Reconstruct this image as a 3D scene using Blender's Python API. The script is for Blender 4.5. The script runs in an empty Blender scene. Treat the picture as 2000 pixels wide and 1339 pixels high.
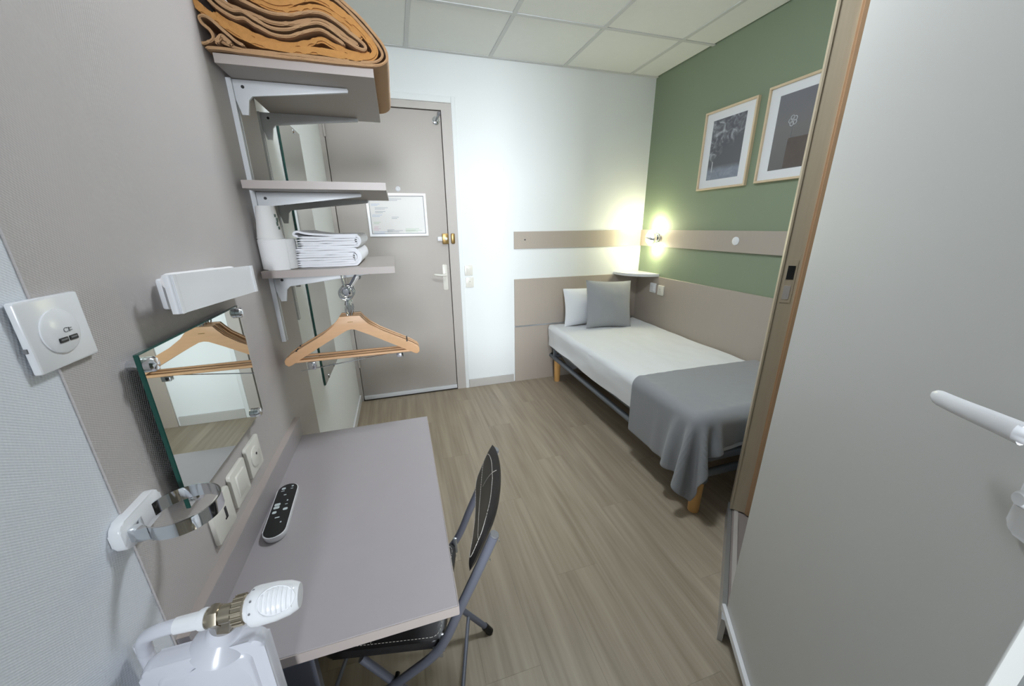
import bpy, bmesh, math, random
from mathutils import Vector, Matrix, noise
random.seed(7)
S = bpy.context.scene
COL = S.collection
R = math.radians

# ------------------------------------------------------------------ camera
cam_d = bpy.data.cameras.new('camera')
cam = bpy.data.objects.new('camera', cam_d)
COL.objects.link(cam)
yaw, pit, rol = R(16.8355), R(17.8976), R(-0.62841)
fw = Vector((math.sin(yaw)*math.cos(pit), math.cos(yaw)*math.cos(pit), -math.sin(pit)))
rt0 = Vector((math.cos(yaw), -math.sin(yaw), 0))
up0 = rt0.cross(fw)
rt = rt0*math.cos(rol) + up0*math.sin(rol)
up = -rt0*math.sin(rol) + up0*math.cos(rol)
m = Matrix((rt, up, -fw)).transposed().to_4x4()
m.translation = Vector((0.41902, 0, 1.37253))
cam.matrix_world = m
cam_d.sensor_fit = 'HORIZONTAL'
cam_d.sensor_width = 36
cam_d.lens = 36*708.19/2000
cam_d.clip_start = 0.01
S.camera = cam

# ------------------------------------------------------------------ world, daylight, exposure
W = bpy.data.worlds.new('world'); S.world = W; W.use_nodes = True
bg = W.node_tree.nodes['Background']
bg.inputs[0].default_value = (0.80, 0.90, 1.0, 1)
bg.inputs[1].default_value = 0.7
ld = bpy.data.lights.new('window_daylight', 'AREA')
ld.shape = 'RECTANGLE'; ld.size = 1.7; ld.size_y = 1.2
ld.energy = 640; ld.color = (0.88, 0.94, 1.0)
lo = bpy.data.objects.new('window_daylight', ld); COL.objects.link(lo)
lo.location = (-0.15, -6.0, 2.08); lo.rotation_euler = (R(90), 0, 0)
S.view_settings.view_transform = 'Standard'
S.view_settings.look = 'None'
S.view_settings.gamma = 1
S.view_settings.use_curve_mapping = False
S.view_settings.exposure = 0.17

# ------------------------------------------------------------------ materials
def lin(c):
    o = []
    for v in c:
        v /= 255.0
        o.append(v/12.92 if v <= 0.04045 else ((v+0.055)/1.055)**2.4)
    return (*o, 1)

def mat(name, rgb, rough=0.5, metal=0.0, var=0.04, vscale=8.0, bump=0.0, bscale=200.0, spec=0.5, stretch=None, sheen=0, trans=0, emit=None, coat=0):
    M = bpy.data.materials.new(name); M.use_nodes = True
    nt = M.node_tree; b = nt.nodes['Principled BSDF']
    b.inputs['Roughness'].default_value = rough
    b.inputs['Metallic'].default_value = metal
    b.inputs['Specular IOR Level'].default_value = spec
    if sheen: b.inputs['Sheen Weight'].default_value = sheen
    if trans: b.inputs['Transmission Weight'].default_value = trans
    if coat: b.inputs['Coat Weight'].default_value = coat
    if emit:
        b.inputs['Emission Color'].default_value = emit[0]
        b.inputs['Emission Strength'].default_value = emit[1]
    g = nt.nodes.new('ShaderNodeNewGeometry')
    mp = nt.nodes.new('ShaderNodeMapping')
    nt.links.new(g.outputs['Position'], mp.inputs['Vector'])
    if stretch: mp.inputs['Scale'].default_value = stretch
    n = nt.nodes.new('ShaderNodeTexNoise'); n.inputs['Scale'].default_value = vscale; n.inputs['Detail'].default_value = 4
    nt.links.new(mp.outputs[0], n.inputs['Vector'])
    mx = nt.nodes.new('ShaderNodeMix'); mx.data_type = 'RGBA'
    c = lin(rgb)
    mx.inputs[6].default_value = tuple(max(0, v*(1-var)) for v in c[:3])+(1,)
    mx.inputs[7].default_value = tuple(min(1, v*(1+var)) for v in c[:3])+(1,)
    nt.links.new(n.outputs[0], mx.inputs[0]); nt.links.new(mx.outputs[2], b.inputs['Base Color'])
    if bump:
        n2 = nt.nodes.new('ShaderNodeTexNoise'); n2.inputs['Scale'].default_value = bscale; n2.inputs['Detail'].default_value = 3
        nt.links.new(mp.outputs[0], n2.inputs['Vector'])
        bp = nt.nodes.new('ShaderNodeBump'); bp.inputs['Strength'].default_value = bump; bp.inputs['Distance'].default_value = 0.002
        nt.links.new(n2.outputs[0], bp.inputs['Height']); nt.links.new(bp.outputs[0], b.inputs['Normal'])
    return M

def weave(M, period=0.0042, strength=0.35):
    """woven glass-fibre wallpaper relief on x-facing walls: product of two sine rows"""
    nt = M.node_tree; b = nt.nodes['Principled BSDF']
    g = nt.nodes.new('ShaderNodeNewGeometry'); sp = nt.nodes.new('ShaderNodeSeparateXYZ')
    nt.links.new(g.outputs['Position'], sp.inputs[0])
    def mth(op, a, bb=None):
        k = nt.nodes.new('ShaderNodeMath'); k.operation = op
        for i, v in enumerate((a, bb)):
            if v is None: continue
            if isinstance(v, (int, float)): k.inputs[i].default_value = v
            else: nt.links.new(v, k.inputs[i])
        return k.outputs[0]
    k = 2*math.pi/period
    a = mth('SINE', mth('MULTIPLY', mth('ADD', sp.outputs[1], mth('MULTIPLY', sp.outputs[2], 0.55)), k))
    c = mth('SINE', mth('MULTIPLY', mth('SUBTRACT', sp.outputs[2], mth('MULTIPLY', sp.outputs[1], 0.12)), k*0.8))
    h = mth('MULTIPLY', a, c)
    bp = nt.nodes.new('ShaderNodeBump'); bp.inputs['Strength'].default_value = strength; bp.inputs['Distance'].default_value = 0.0012
    nt.links.new(h, bp.inputs['Height']); nt.links.new(bp.outputs[0], b.inputs['Normal'])
    return M

def wood_floor():
    M = bpy.data.materials.new('floor_wood'); M.use_nodes = True
    nt = M.node_tree; b = nt.nodes['Principled BSDF']; b.inputs['Roughness'].default_value = 0.42
    g = nt.nodes.new('ShaderNodeNewGeometry'); oi = nt.nodes.new('ShaderNodeObjectInfo')
    off = nt.nodes.new('ShaderNodeVectorMath'); off.operation = 'MULTIPLY_ADD'
    cmb = nt.nodes.new('ShaderNodeCombineXYZ')
    for i in range(3): nt.links.new(oi.outputs['Random'], cmb.inputs[i])
    nt.links.new(cmb.outputs[0], off.inputs[0]); off.inputs[1].default_value = (7, 31, 5)
    nt.links.new(g.outputs['Position'], off.inputs[2])
    def nz(sc, scale, det, dist=0.0):
        mp = nt.nodes.new('ShaderNodeMapping'); mp.inputs['Scale'].default_value = sc
        nt.links.new(off.outputs[0], mp.inputs['Vector'])
        n = nt.nodes.new('ShaderNodeTexNoise'); n.inputs['Scale'].default_value = scale; n.inputs['Detail'].default_value = det
        n.inputs['Distortion'].default_value = dist
        nt.links.new(mp.outputs[0], n.inputs['Vector']); return n.outputs[0]
    big = nz((9, 0.9, 1), 1.6, 5, 0.6); fine = nz((110, 3.2, 1), 1.0, 4); streak = nz((34, 1.1, 1), 1.0, 3, 0.4)
    r = nt.nodes.new('ShaderNodeValToRGB')
    r.color_ramp.elements[0].position = 0.28; r.color_ramp.elements[0].color = lin((126, 112, 95))
    r.color_ramp.elements[1].position = 0.74; r.color_ramp.elements[1].color = lin((180, 167, 147))
    e = r.color_ramp.elements.new(0.5); e.color = lin((157, 144, 125))
    def mixf(a, bb, f):
        k = nt.nodes.new('ShaderNodeMix'); k.inputs[0].default_value = f
        nt.links.new(a, k.inputs[2]); nt.links.new(bb, k.inputs[3]); return k.outputs[0]
    v = mixf(mixf(big, fine, 0.34), streak, 0.38)
    ad = nt.nodes.new('ShaderNodeMath'); ad.operation = 'MULTIPLY_ADD'; ad.inputs[1].default_value = 0.05
    nt.links.new(oi.outputs['Random'], ad.inputs[0]); nt.links.new(v, ad.inputs[2])
    nt.links.new(ad.outputs[0], r.inputs[0]); nt.links.new(r.outputs[0], b.inputs['Base Color'])
    bp = nt.nodes.new('ShaderNodeBump'); bp.inputs['Strength'].default_value = 0.12; bp.inputs['Distance'].default_value = 0.001
    nt.links.new(fine, bp.inputs['Height']); nt.links.new(bp.outputs[0], b.inputs['Normal'])
    return M

TAUPE = (163, 155, 148)
m_white_wall = mat('white_paint', (232, 235, 235), 0.7, var=0.015, vscale=3, bump=0.08, bscale=260)
m_white_weave = weave(mat('white_woven_wallpaper', (220, 224, 230), 0.7, var=0.015, vscale=3), 0.0046, 0.2)
m_taupe_weave = weave(mat('taupe_woven_wallpaper', (186, 180, 178), 0.65, var=0.015, vscale=3), 0.0046, 0.22)
m_green = mat('sage_green_paint', (134, 148, 124), 0.65, var=0.03, vscale=2, bump=0.06, bscale=300)
m_tile = mat('ceiling_tile_white', (234, 236, 234), 0.85, var=0.02, vscale=25, bump=0.1, bscale=120)
m_grid = mat('grid_bar_white', (208, 210, 210), 0.5, var=0.01)
m_floor = wood_floor()
m_sub = mat('dark_joint', (70, 62, 54), 0.9)
m_taupe = mat('taupe_laminate', TAUPE, 0.42, var=0.02, vscale=14, bump=0.05, bscale=500)
m_taupe_d = mat('taupe_door_paint', (184, 177, 171), 0.45, var=0.015, vscale=5)
m_edge = mat('taupe_edge_band', (174, 163, 158), 0.4, var=0.02)
m_desk = mat('desk_laminate', (166, 160, 162), 0.36, var=0.025, vscale=20, bump=0.05, bscale=700)
m_headb = mat('headboard_laminate', (176, 165, 154), 0.4, var=0.025, vscale=40, stretch=(1, 1, 0.1))
m_alu = mat('brushed_aluminium', (196, 199, 203), 0.33, metal=0.85, var=0.03, vscale=60)
m_chrome = mat('chrome', (225, 228, 232), 0.06, metal=1.0, var=0.01)
m_steel_w = mat('white_epoxy_steel', (214, 216, 219), 0.35, var=0.01)
m_white_pl = mat('white_plastic', (232, 233, 236), 0.22, var=0.008)
m_cream_pl = mat('cream_plastic', (222, 219, 210), 0.3, var=0.01)
m_white_enamel = mat('white_enamel', (212, 213, 222), 0.25, var=0.01)
m_grey_pl = mat('grey_plastic', (120, 121, 124), 0.4)
m_dark = mat('black_plastic', (28, 29, 31), 0.3, var=0.05)
m_leather = mat('black_leatherette', (40, 39, 40), 0.38, var=0.1, vscale=60, bump=0.2, bscale=450)
m_thread = mat('white_thread', (205, 200, 192), 0.8)
m_frame_st = mat('grey_painted_tube', (124, 127, 140), 0.32, metal=0.35, var=0.02)
m_wood = mat('beech_wood', (214, 170, 128), 0.42, var=0.09, vscale=12, stretch=(2, 12, 12), bump=0.05)
m_legwood = mat('bed_leg_wood', (222, 172, 108), 0.4, var=0.08, vscale=14, stretch=(10, 10, 1))
m_jamb = mat('door_jamb_wood', (186, 172, 148), 0.42, var=0.08, vscale=10, stretch=(14, 14, 0.7), bump=0.04)
m_jamb_d = mat('door_jamb_inner_wood', (186, 152, 118), 0.42, var=0.1, vscale=10, stretch=(14, 14, 0.7), bump=0.04)
m_pic_wood = mat('pale_oak_frame', (216, 196, 165), 0.45, var=0.06, vscale=30)
m_leaf = mat('grey_white_door_paint', (197, 197, 193), 0.38, var=0.012, vscale=4, bump=0.03, bscale=400)
m_sheet = mat('white_cotton', (231, 233, 236), 0.85, var=0.015, bump=0.12, bscale=600)
m_towel = mat('white_terry', (240, 240, 244), 0.95, var=0.02, bump=0.6, bscale=900, sheen=0.3)
m_pillow = mat('white_pillowcase', (232, 234, 238), 0.85, var=0.015, bump=0.1, bscale=500)
m_greycloth = mat('grey_linen', (148, 150, 154), 0.9, var=0.07, vscale=300, bump=0.3, bscale=900, sheen=0.2)
m_cushion = mat('light_grey_linen', (166, 168, 172), 0.9, var=0.07, vscale=300, bump=0.3, bscale=900, sheen=0.2)
m_bedsteel = mat('grey_bed_steel', (112, 118, 126), 0.4, metal=0.3, var=0.02)
m_greyfab = mat('dark_grey_fabric', (96, 97, 100), 0.9)
m_blanket = mat('ochre_wool', (196, 141, 80), 0.95, var=0.14, vscale=90, bump=0.8, bscale=500, sheen=0.12)
m_blanket_b = mat('tan_wool_border', (182, 144, 106), 0.95, var=0.1, vscale=90, bump=0.6, bscale=600, sheen=0.12)
m_paper = mat('white_paper', (240, 238, 236), 0.8, var=0.01, bump=0.1, bscale=300)
m_tissue = mat('white_tissue', (244, 243, 243), 0.95, var=0.01, bump=0.3, bscale=400)
m_brass = mat('aged_brass', (160, 132, 84), 0.35, metal=0.8, var=0.1, vscale=40)
m_nickel = mat('nickel_brass', (170, 160, 142), 0.25, metal=0.9, var=0.1, vscale=50)
m_mirror = mat('mirror_silver', (226, 232, 228), 0.015, metal=1.0, var=0.002)
m_glassedge = mat('green_glass_edge', (28, 74, 66), 0.12, var=0.1)
m_mat = mat('picture_mount', (232, 234, 238), 0.6, var=0.01)
m_print_grey = mat('pale_grey_print', (196, 198, 203), 0.7)
m_print_blue = mat('pale_blue_print', (206, 214, 232), 0.7)
m_print_green = mat('pale_green_print', (208, 222, 206), 0.7)
m_print_pink = mat('pale_pink_print', (232, 208, 220), 0.7)
m_icon = mat('light_icon', (206, 216, 218), 0.5)
m_dkgreen = mat('dark_green_print', (60, 82, 70), 0.6)
m_fill_glow = mat('fill_light_glow', (250, 248, 240), 0.4, emit=((0.86, 0.93, 1.0, 1), 90.0))  # glow of the added, unseen ceiling fill light
m_diff = mat('lit_lamp_glass', (255, 250, 225), 0.4, emit=((1.0, 0.97, 0.76, 1), 7.0))

# ------------------------------------------------------------------ geometry helpers
def BM(): return bmesh.new()

def box(bm, a, b, bev=0.0, seg=2):
    a, b = Vector(a), Vector(b)
    r = bmesh.ops.create_cube(bm, size=1)
    bmesh.ops.scale(bm, vec=(b-a), verts=r['verts'])
    bmesh.ops.translate(bm, vec=(a+b)/2, verts=r['verts'])
    if bev > 0:
        es = list({e for v in r['verts'] for e in v.link_edges})
        bmesh.ops.bevel(bm, geom=es, offset=bev, segments=seg, affect='EDGES', profile=0.5)
    return bm

def frame_of(d):
    d = d.normalized()
    x = Vector((0, 0, 1)).cross(d)
    if x.length < 1e-4: x = Vector((1, 0, 0))
    x.normalize(); return x, d.cross(x)

def tube(bm, pts, r, seg=12, cap=True, closed=False, flat=None):
    pts = [Vector(p) for p in pts]; n = len(pts)
    rs = r if isinstance(r, (list, tuple)) else [r]*n
    rings = []; px = None
    for i, p in enumerate(pts):
        if closed: d = pts[(i+1) % n]-pts[i-1]
        else: d = pts[min(i+1, n-1)]-pts[max(i-1, 0)]
        x, y = frame_of(d)
        if px is not None:
            x = px-d.normalized()*px.dot(d.normalized())
            if x.length < 1e-5: x, y = frame_of(d)
            x.normalize(); y = d.normalized().cross(x)
        px = x
        rings.append([bm.verts.new(p+x*rs[i]*math.cos(2*math.pi*k/seg)+y*rs[i]*math.sin(2*math.pi*k/seg)) for k in range(seg)])
    m_ = n if closed else n-1
    for i in range(m_):
        A, B = rings[i], rings[(i+1) % n]
        for k in range(seg):
            bm.faces.new((A[k], A[(k+1) % seg], B[(k+1) % seg], B[k]))
    if cap and not closed:
        bm.faces.new(rings[0][::-1]); bm.faces.new(rings[-1])
    return bm

def cyl(bm, p0, p1, r0, r1=None, seg=24):
    return tube(bm, [p0, p1], [r0, r0 if r1 is None else r1], seg)

def lathe(bm, prof, origin, axis, seg=32):
    """prof: list of (distance along axis, radius)"""
    o = Vector(origin); d = Vector(axis).normalized(); x, y = frame_of(d)
    rings = []
    for t, r in prof:
        rings.append([bm.verts.new(o+d*t+x*max(r, 1e-5)*math.cos(2*math.pi*k/seg)+y*max(r, 1e-5)*math.sin(2*math.pi*k/seg)) for k in range(seg)])
    for A, B in zip(rings, rings[1:]):
        for k in range(seg): bm.faces.new((A[k], A[(k+1) % seg], B[(k+1) % seg], B[k]))
    bm.faces.new(rings[0][::-1]); bm.faces.new(rings[-1])
    return bm

def prism(bm, poly, f0, f1, bev=0.0):
    """poly 2D points; f0,f1 map (u,v)->3D for the two caps"""
    A = [bm.verts.new(f0(*p)) for p in poly]; B = [bm.verts.new(f1(*p)) for p in poly]
    fs = [bm.faces.new(A[::-1]), bm.faces.new(B)]
    n = len(poly)
    for i in range(n): fs.append(bm.faces.new((A[i], A[(i+1) % n], B[(i+1) % n], B[i])))
    if bev:
        es = list({e for f in fs[:2] for e in f.edges})
        bmesh.ops.bevel(bm, geom=es, offset=bev, segments=2, affect='EDGES', profile=0.5)
    return bm

def rrect(w, h, r, n=5):
    pts = []
    for cx, cy, a0 in ((w/2-r, h/2-r, 0), (-w/2+r, h/2-r, 90), (-w/2+r, -h/2+r, 180), (w/2-r, -h/2+r, 270)):
        for k in range(n+1):
            a = R(a0+90*k/n); pts.append((cx+r*math.cos(a), cy+r*math.sin(a)))
    return pts

def smooth_path(pts, k=6, closed=False):
    pts = [Vector(p) for p in pts]; n = len(pts); out = []
    for i in range(n if closed else n-1):
        g = (lambda j: pts[j % n]) if closed else (lambda j: pts[min(max(j, 0), n-1)])
        p0, p1, p2, p3 = g(i-1), g(i), g(i+1), g(i+2)
        for s in range(k):
            t = s/k
            out.append(0.5*((2*p1)+(p2-p0)*t+(2*p0-5*p1+4*p2-p3)*t*t+(3*p1-p0-3*p2+p3)*t**3))
    if not closed: out.append(pts[-1])
    return out

def tag(o, label=None, cat=None, group=None, kind=None):
    if label: o['label'] = label
    if cat: o['category'] = cat
    if group: o['group'] = group
    if kind: o['kind'] = kind
    return o

def thing(name, label, cat, loc=(0, 0, 0), rotz=0.0, group=None, kind=None):
    o = bpy.data.objects.new(name, None); COL.objects.link(o)
    o.location = loc; o.rotation_euler = (0, 0, rotz); o.empty_display_size = 0.05
    return tag(o, label, cat, group, kind)

def wm(o):
    mm = Matrix.Translation(o.location) @ o.rotation_euler.to_matrix().to_4x4()
    return wm(o.parent) @ mm if o.parent else mm

def obj(name, bm, material, parent=None, smooth=True, local=False, origin=None, **kw):
    """bm in world coordinates unless local=True (then in the parent's frame)"""
    bmesh.ops.recalc_face_normals(bm, faces=bm.faces)
    me = bpy.data.meshes.new(name)
    o = bpy.data.objects.new(name, me); COL.objects.link(o)
    if parent:
        o.parent = parent
        if not local: bm.transform(wm(parent).inverted())
    if origin is not None:
        og = Vector(origin)
        if parent and not local: og = wm(parent).inverted() @ og
        bmesh.ops.translate(bm, vec=-og, verts=bm.verts); o.location = og
    bm.to_mesh(me); bm.free()
    me.materials.append(material)
    if smooth:
        me.polygons.foreach_set('use_smooth', [True]*len(me.polygons))
        try: me.set_sharp_from_angle(angle=R(38))
        except Exception: pass
    return tag(o, **kw)

def dup(root, loc, rotz=None, label=None):
    r = root.copy(); COL.objects.link(r); r.location = loc
    if rotz is not None: r.rotation_euler = (0, 0, rotz)
    if label: r['label'] = label
    for ch in list(root.children):
        c = ch.copy(); COL.objects.link(c); c.parent = r
        for g in list(ch.children):
            d = g.copy(); COL.objects.link(d); d.parent = c
    return r

def struct(name, bm, material, smooth=False): return obj(name, bm, material, None, smooth, kind='structure')

def grid_surface(bm, f, nu, nv):
    V = [[bm.verts.new(f(i/nu, j/nv)) for j in range(nv+1)] for i in range(nu+1)]
    for i in range(nu):
        for j in range(nv):
            bm.faces.new((V[i][j], V[i+1][j], V[i+1][j+1], V[i][j+1]))
    return V

# ------------------------------------------------------------------ room shell
XR, YB, ZC, YF = 2.567, 2.963, 2.5, -1.5
struct('floor', box(BM(), (-0.12, YF-0.12, -0.08), (XR+0.1, YB+0.12, -0.0012)), m_sub)
floor = bpy.data.objects['floor']
pw = 0.183
i = 0
x = 0.0
plank_mesh = {}
while x < XR-0.001:
    x1 = min(x+pw, XR)
    y = YF-((i*0.47) % 1.22)
    while y < YB:
        ya, yb = max(y, YF), min(y+1.22, YB)
        if yb-ya > 0.02:
            obj('floor_plank', box(BM(), (x+0.00012, ya+0.00012, -0.010), (x1-0.00012, yb-0.00012, 0.0), 0.00025, 1), m_floor, floor, smooth=False, origin=((x+x1)/2, (ya+yb)/2, 0))
        y += 1.22
    x = x1; i += 1

wl = struct('wall_left', box(BM(), (-0.1, YF-0.1, 0), (0, YB+0.1, ZC+0.08)), m_white_wall)
struct('trim_1', box(BM(), (0.0, 0.532, 0), (0.028, 1.523, ZC)), m_taupe_weave)
struct('trim_2', box(BM(), (0.0, YF, 0), (0.0255, 0.5318, ZC)), m_white_weave)
b = BM()
box(b, (0.88, YB, 0), (XR+0.1, YB+0.1, ZC+0.08))
box(b, (0.0, YB, 2.20), (0.88, YB+0.1, ZC+0.08))
box(b, (0.0, YB+0.06, 0), (0.88, YB+0.1, 2.20))
struct('wall_back', b, m_white_wall)
struct('wall_right', box(BM(), (XR, YF-0.1, 0), (XR+0.1, YB, ZC+0.08)), m_green)
# window wall behind the viewpoint
wx0, wx1, wz0, wz1 = 0.04, 0.96, 0.90, 2.25
b = BM()
box(b, (0.0, YF-0.1, 0), (wx0, YF, ZC+0.08)); box(b, (wx1, YF-0.1, 0), (XR, YF, ZC+0.08))
box(b, (wx0, YF-0.1, 0), (wx1, YF, wz0)); box(b, (wx0, YF-0.1, wz1), (wx1, YF, ZC+0.08))
struct('wall_front', b, m_white_wall)
wf = struct('window_1', (lambda bb: (box(bb, (wx0, YF-0.08, wz0), (wx0+0.05, YF-0.03, wz1)), box(bb, (wx1-0.05, YF-0.08, wz0), (wx1, YF-0.03, wz1)),
     box(bb, (wx0+0.05, YF-0.08, wz0), (wx1-0.05, YF-0.03, wz0+0.05)), box(bb, (wx0+0.05, YF-0.08, wz1-0.05), (wx1-0.05, YF-0.03, wz1)), bb)[-1])(BM()), m_white_pl)
# ceiling
ceil = struct('ceiling', box(BM(), (0, YF, ZC+0.012), (XR, YB, ZC+0.08)), m_tile)
gx = [0.030, 0.601, 1.172, 1.743, 2.314]; gy = [2.950, 2.379, 1.808, 1.237, 0.666, 0.095, -0.476, -1.047]
xs_ = [0.0]+gx+[XR]; ys_ = [YB]+gy+[YF]
for a, c in zip(xs_, xs_[1:]):
    for d, e in zip(ys_, ys_[1:]):
        if c-a > 0.05 and d-e > 0.05:
            obj('ceiling_tile', box(BM(), (a+0.010, e+0.010, ZC+0.002), (c-0.010, d-0.010, ZC+0.012), 0.003, 1), m_tile, ceil, smooth=False)
for g in gx: obj('grid_bar', box(BM(), (g-0.012, YF, ZC-0.002), (g+0.012, YB, ZC+0.004)), m_grid, ceil, smooth=False)
for g in gy:
    for a, c in zip(xs_, xs_[1:]):
        if c-a > 0.05: obj('grid_bar', box(BM(), (a+0.012, g-0.012, ZC-0.002), (c-0.012 if c < XR else c, g+0.012, ZC+0.004)), m_grid, ceil, smooth=False)
# unseen fill light added on the ceiling to brighten desk, floor and walls
cl = thing('ceiling_fill_light', 'added round fill light on the ceiling, out of view', 'light', (1.05, 1.25, ZC))
obj('base', lathe(BM(), [(0, 0.15), (0.022, 0.15), (0.026, 0.146)], (1.05, 1.25, ZC-0.001), (0, 0, -1), 36), m_steel_w, cl)
obj('fill_dome', lathe(BM(), [(0.0, 0.138), (0.03, 0.132), (0.055, 0.105), (0.07, 0.06), (0.075, 0.0)], (1.05, 1.25, ZC-0.026), (0, 0, -1), 36), m_fill_glow, cl)
# baseboards
struct('baseboard_back', box(BM(), (0.912, YB-0.013, 0), (1.328, YB, 0.074), 0.003), mat('grey_baseboard', (188, 184, 180), 0.4))
struct('baseboard_left', box(BM(), (0, 1.525, 0), (0.012, YB-0.004, 0.06), 0.003), m_white_pl)

# ------------------------------------------------------------------ entrance door
b = BM()
box(b, (0.808, YB-0.006, 0), (0.880, YB+0.05, 2.20)); box(b, (0.0, YB-0.006, 2.155), (0.808, YB+0.05, 2.20)); box(b, (0.0, YB-0.002, 0), (0.028, YB+0.05, 2.155))
door1 = struct('door_1', b, m_taupe_d)
b = BM(); box(b, (0.880, YB-0.014, 0), (0.911, YB, 2.242), 0.004); box(b, (0.0, YB-0.014, 2.2005), (0.880, YB, 2.242), 0.004)
obj('casing', b, m_white_wall, door1)
obj('leaf', box(BM(), (0.032, YB+0.004, 0.034), (0.803, YB+0.045, 2.150), 0.003), m_taupe_d, door1)
obj('sweep', box(BM(), (0.035, YB-0.010, 0.012), (0.803, YB+0.004, 0.046), 0.003), m_steel_w, door1, label='pale door sweep along the bottom edge')
for z in (0.35, 1.0, 2.0):
    obj('hinge', cyl(BM(), (0.031, YB-0.006, z-0.05), (0.031, YB-0.006, z+0.05), 0.008, seg=12), m_taupe_d, door1)
hp = obj('handle_plate', prism(BM(), rrect(0.036, 0.20, 0.008), lambda u, v: (0.762+u, YB+0.005, 0.985+v), lambda u, v: (0.762+u, YB-0.006, 0.985+v), 0.002), m_cream_pl, door1, label='pale metal handle plate')
b = BM(); cyl(b, (0.764, YB-0.006, 1.008), (0.764, YB-0.05, 1.008), 0.009, seg=14)
tube(b, smooth_path([(0.766, YB-0.05, 1.008), (0.74, YB-0.055, 1.008), (0.71, YB-0.052, 1.011), (0.672, YB-0.046, 1.016)], 4), [0.0095]*10+[0.009, 0.008, 0.006], 12)
obj('lever', b, m_cream_pl, hp)
lk = obj('lock_case', box(BM(), (0.757, YB-0.022, 1.243), (0.806, YB+0.004, 1.322), 0.005), m_brass, door1, label='brass bolt lock')
obj('knob', lathe(BM(), [(0, 0.010), (0.012, 0.012), (0.016, 0.010), (0.018, 0.0)], (0.784, YB-0.022, 1.283), (0, -1, 0), 20), m_cream_pl, lk)
obj('tab', box(BM(), (0.722, YB-0.016, 1.266), (0.757, YB+0.004, 1.298), 0.003), m_white_pl, lk)
obj('keeper', box(BM(), (0.824, YB-0.022, 1.243), (0.855, YB-0.006, 1.322), 0.009), m_brass, door1, label='brass lock keeper')
obj('peephole', lathe(BM(), [(0, 0.017), (0.004, 0.017), (0.006, 0.010), (0.004, 0.006)], (0.464, YB+0.004, 1.636), (0, -1, 0), 24), m_white_pl, door1, label='round pale peephole cover')
b = BM(); lathe(b, [(0, 0.026), (0.006, 0.026), (0.008, 0.022)], (0.768, YB+0.004, 2.088), (0, -1, 0), 24)
pk = obj('hook_plate', b, m_chrome, door1, label='round chrome stop near the top corner')
b = BM(); tube(b, smooth_path([(0.768, YB-0.004, 2.086), (0.775, YB-0.03, 2.10), (0.79, YB-0.03, 2.125)], 5), 0.006, 10); cyl(b, (0.79, YB-0.035, 2.125), (0.79, YB-0.006, 2.135), 0.010, seg=12)
obj('hook_arm', b, m_grey_pl, pk)

# framed notice on the door
nt_ = thing('framed_notice', 'white framed safety notice with faint text on the taupe entrance door', 'notice', (0.445, YB+0.004, 1.457))
x0, x1, z0, z1 = 0.236, 0.655, 1.308, 1.606
b = BM(); box(b, (x0, YB-0.012, z0), (x1, YB+0.004, z0+0.016)); box(b, (x0, YB-0.012, z1-0.016), (x1, YB+0.004, z1)); box(b, (x0, YB-0.012, z0+0.016), (x0+0.016, YB+0.004, z1-0.016)); box(b, (x1-0.016, YB-0.012, z0+0.016), (x1, YB+0.004, z1-0.016))
obj('frame', b, m_white_pl, nt_)
sh = obj('sheet', box(BM(), (x0+0.016, YB-0.003, z0+0.016), (x1-0.016, YB+0.003, z1-0.016)), m_paper, nt_)
b = BM(); 
for q in ((x0+0.016, z0+0.016, x1-0.016, z0+0.020), (x0+0.016, z1-0.020, x1-0.016, z1-0.016), (x0+0.016, z0+0.02, x0+0.020, z1-0.02), (x1-0.020, z0+0.02, x1-0.016, z1-0.02)):
    box(b, (q[0], YB-0.006, q[1]), (q[2], YB-0.003, q[3]))
obj('inner_border', b, m_grey_pl, sh)
for mm_, rows in ((m_print_grey, [(0.36, 1.565, 0.12), (0.29, 1.505, 0.09), (0.29, 1.48, 0.07), (0.36, 1.345, 0.11), (0.36, 1.352, 0.05), (0.40, 1.44, 0.05)]), (m_print_blue, [(0.265, 1.53, 0.06), (0.265, 1.455, 0.07), (0.265, 1.338, 0.10)]), (m_print_pink, [(0.265, 1.36, 0.05), (0.27, 1.375, 0.035)]), (m_print_green, [(0.49, 1.345, 0.12), (0.49, 1.357, 0.10), (0.27, 1.405, 0.05)])):
    b = BM()
    for (xx, zz, ww) in rows:
        for k in range(2): box(b, (xx, YB-0.0036, zz-k*0.009), (xx+ww*(1-0.25*k), YB-0.0028, zz-k*0.009+0.004))
    obj('print', b, mm_, sh, smooth=False, kind='stuff')

# ------------------------------------------------------------------ bathroom pod: step, jamb, open door
A = Vector((1.785, 1.015, 0)); Bp = Vector((1.375, 0.652, 0))
od = (A-Bp).normalized(); on = Vector((od.y, -od.x, 0))      # opening direction, inward normal
b = BM()
def P3(p, z): return Vector((p.x, p.y, z))
def slab(b, pts, z0, z1):
    prism(b, [(p.x, p.y) for p in pts], lambda u, v: (u, v, z0), lambda u, v: (u, v, z1))
slab(b, [A-on*0.0+od*0.08, Vector((XR, 1.07, 0)), Vector((XR, 1.01, 0)), A+od*0.09+on*0.07], 0.0, ZC)
slab(b, [Bp-od*0.02+on*0.03, Bp-od*0.02+on*0.07, Vector((1.45, -0.30, 0)), Vector((1.40, -0.30, 0))], 0.0, ZC)
struct('wall_pod', b, m_white_wall)
b = BM(); slab(b, [Bp+od*0.0-on*0.0+on*0.005, A+od*0.08+on*0.005, A+od*0.08+on*0.5, Bp+on*0.5], 0.0, 0.1)
st = struct('trim_3', b, mat('step_taupe_vinyl', (140, 130, 126), 0.5, var=0.05))
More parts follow.
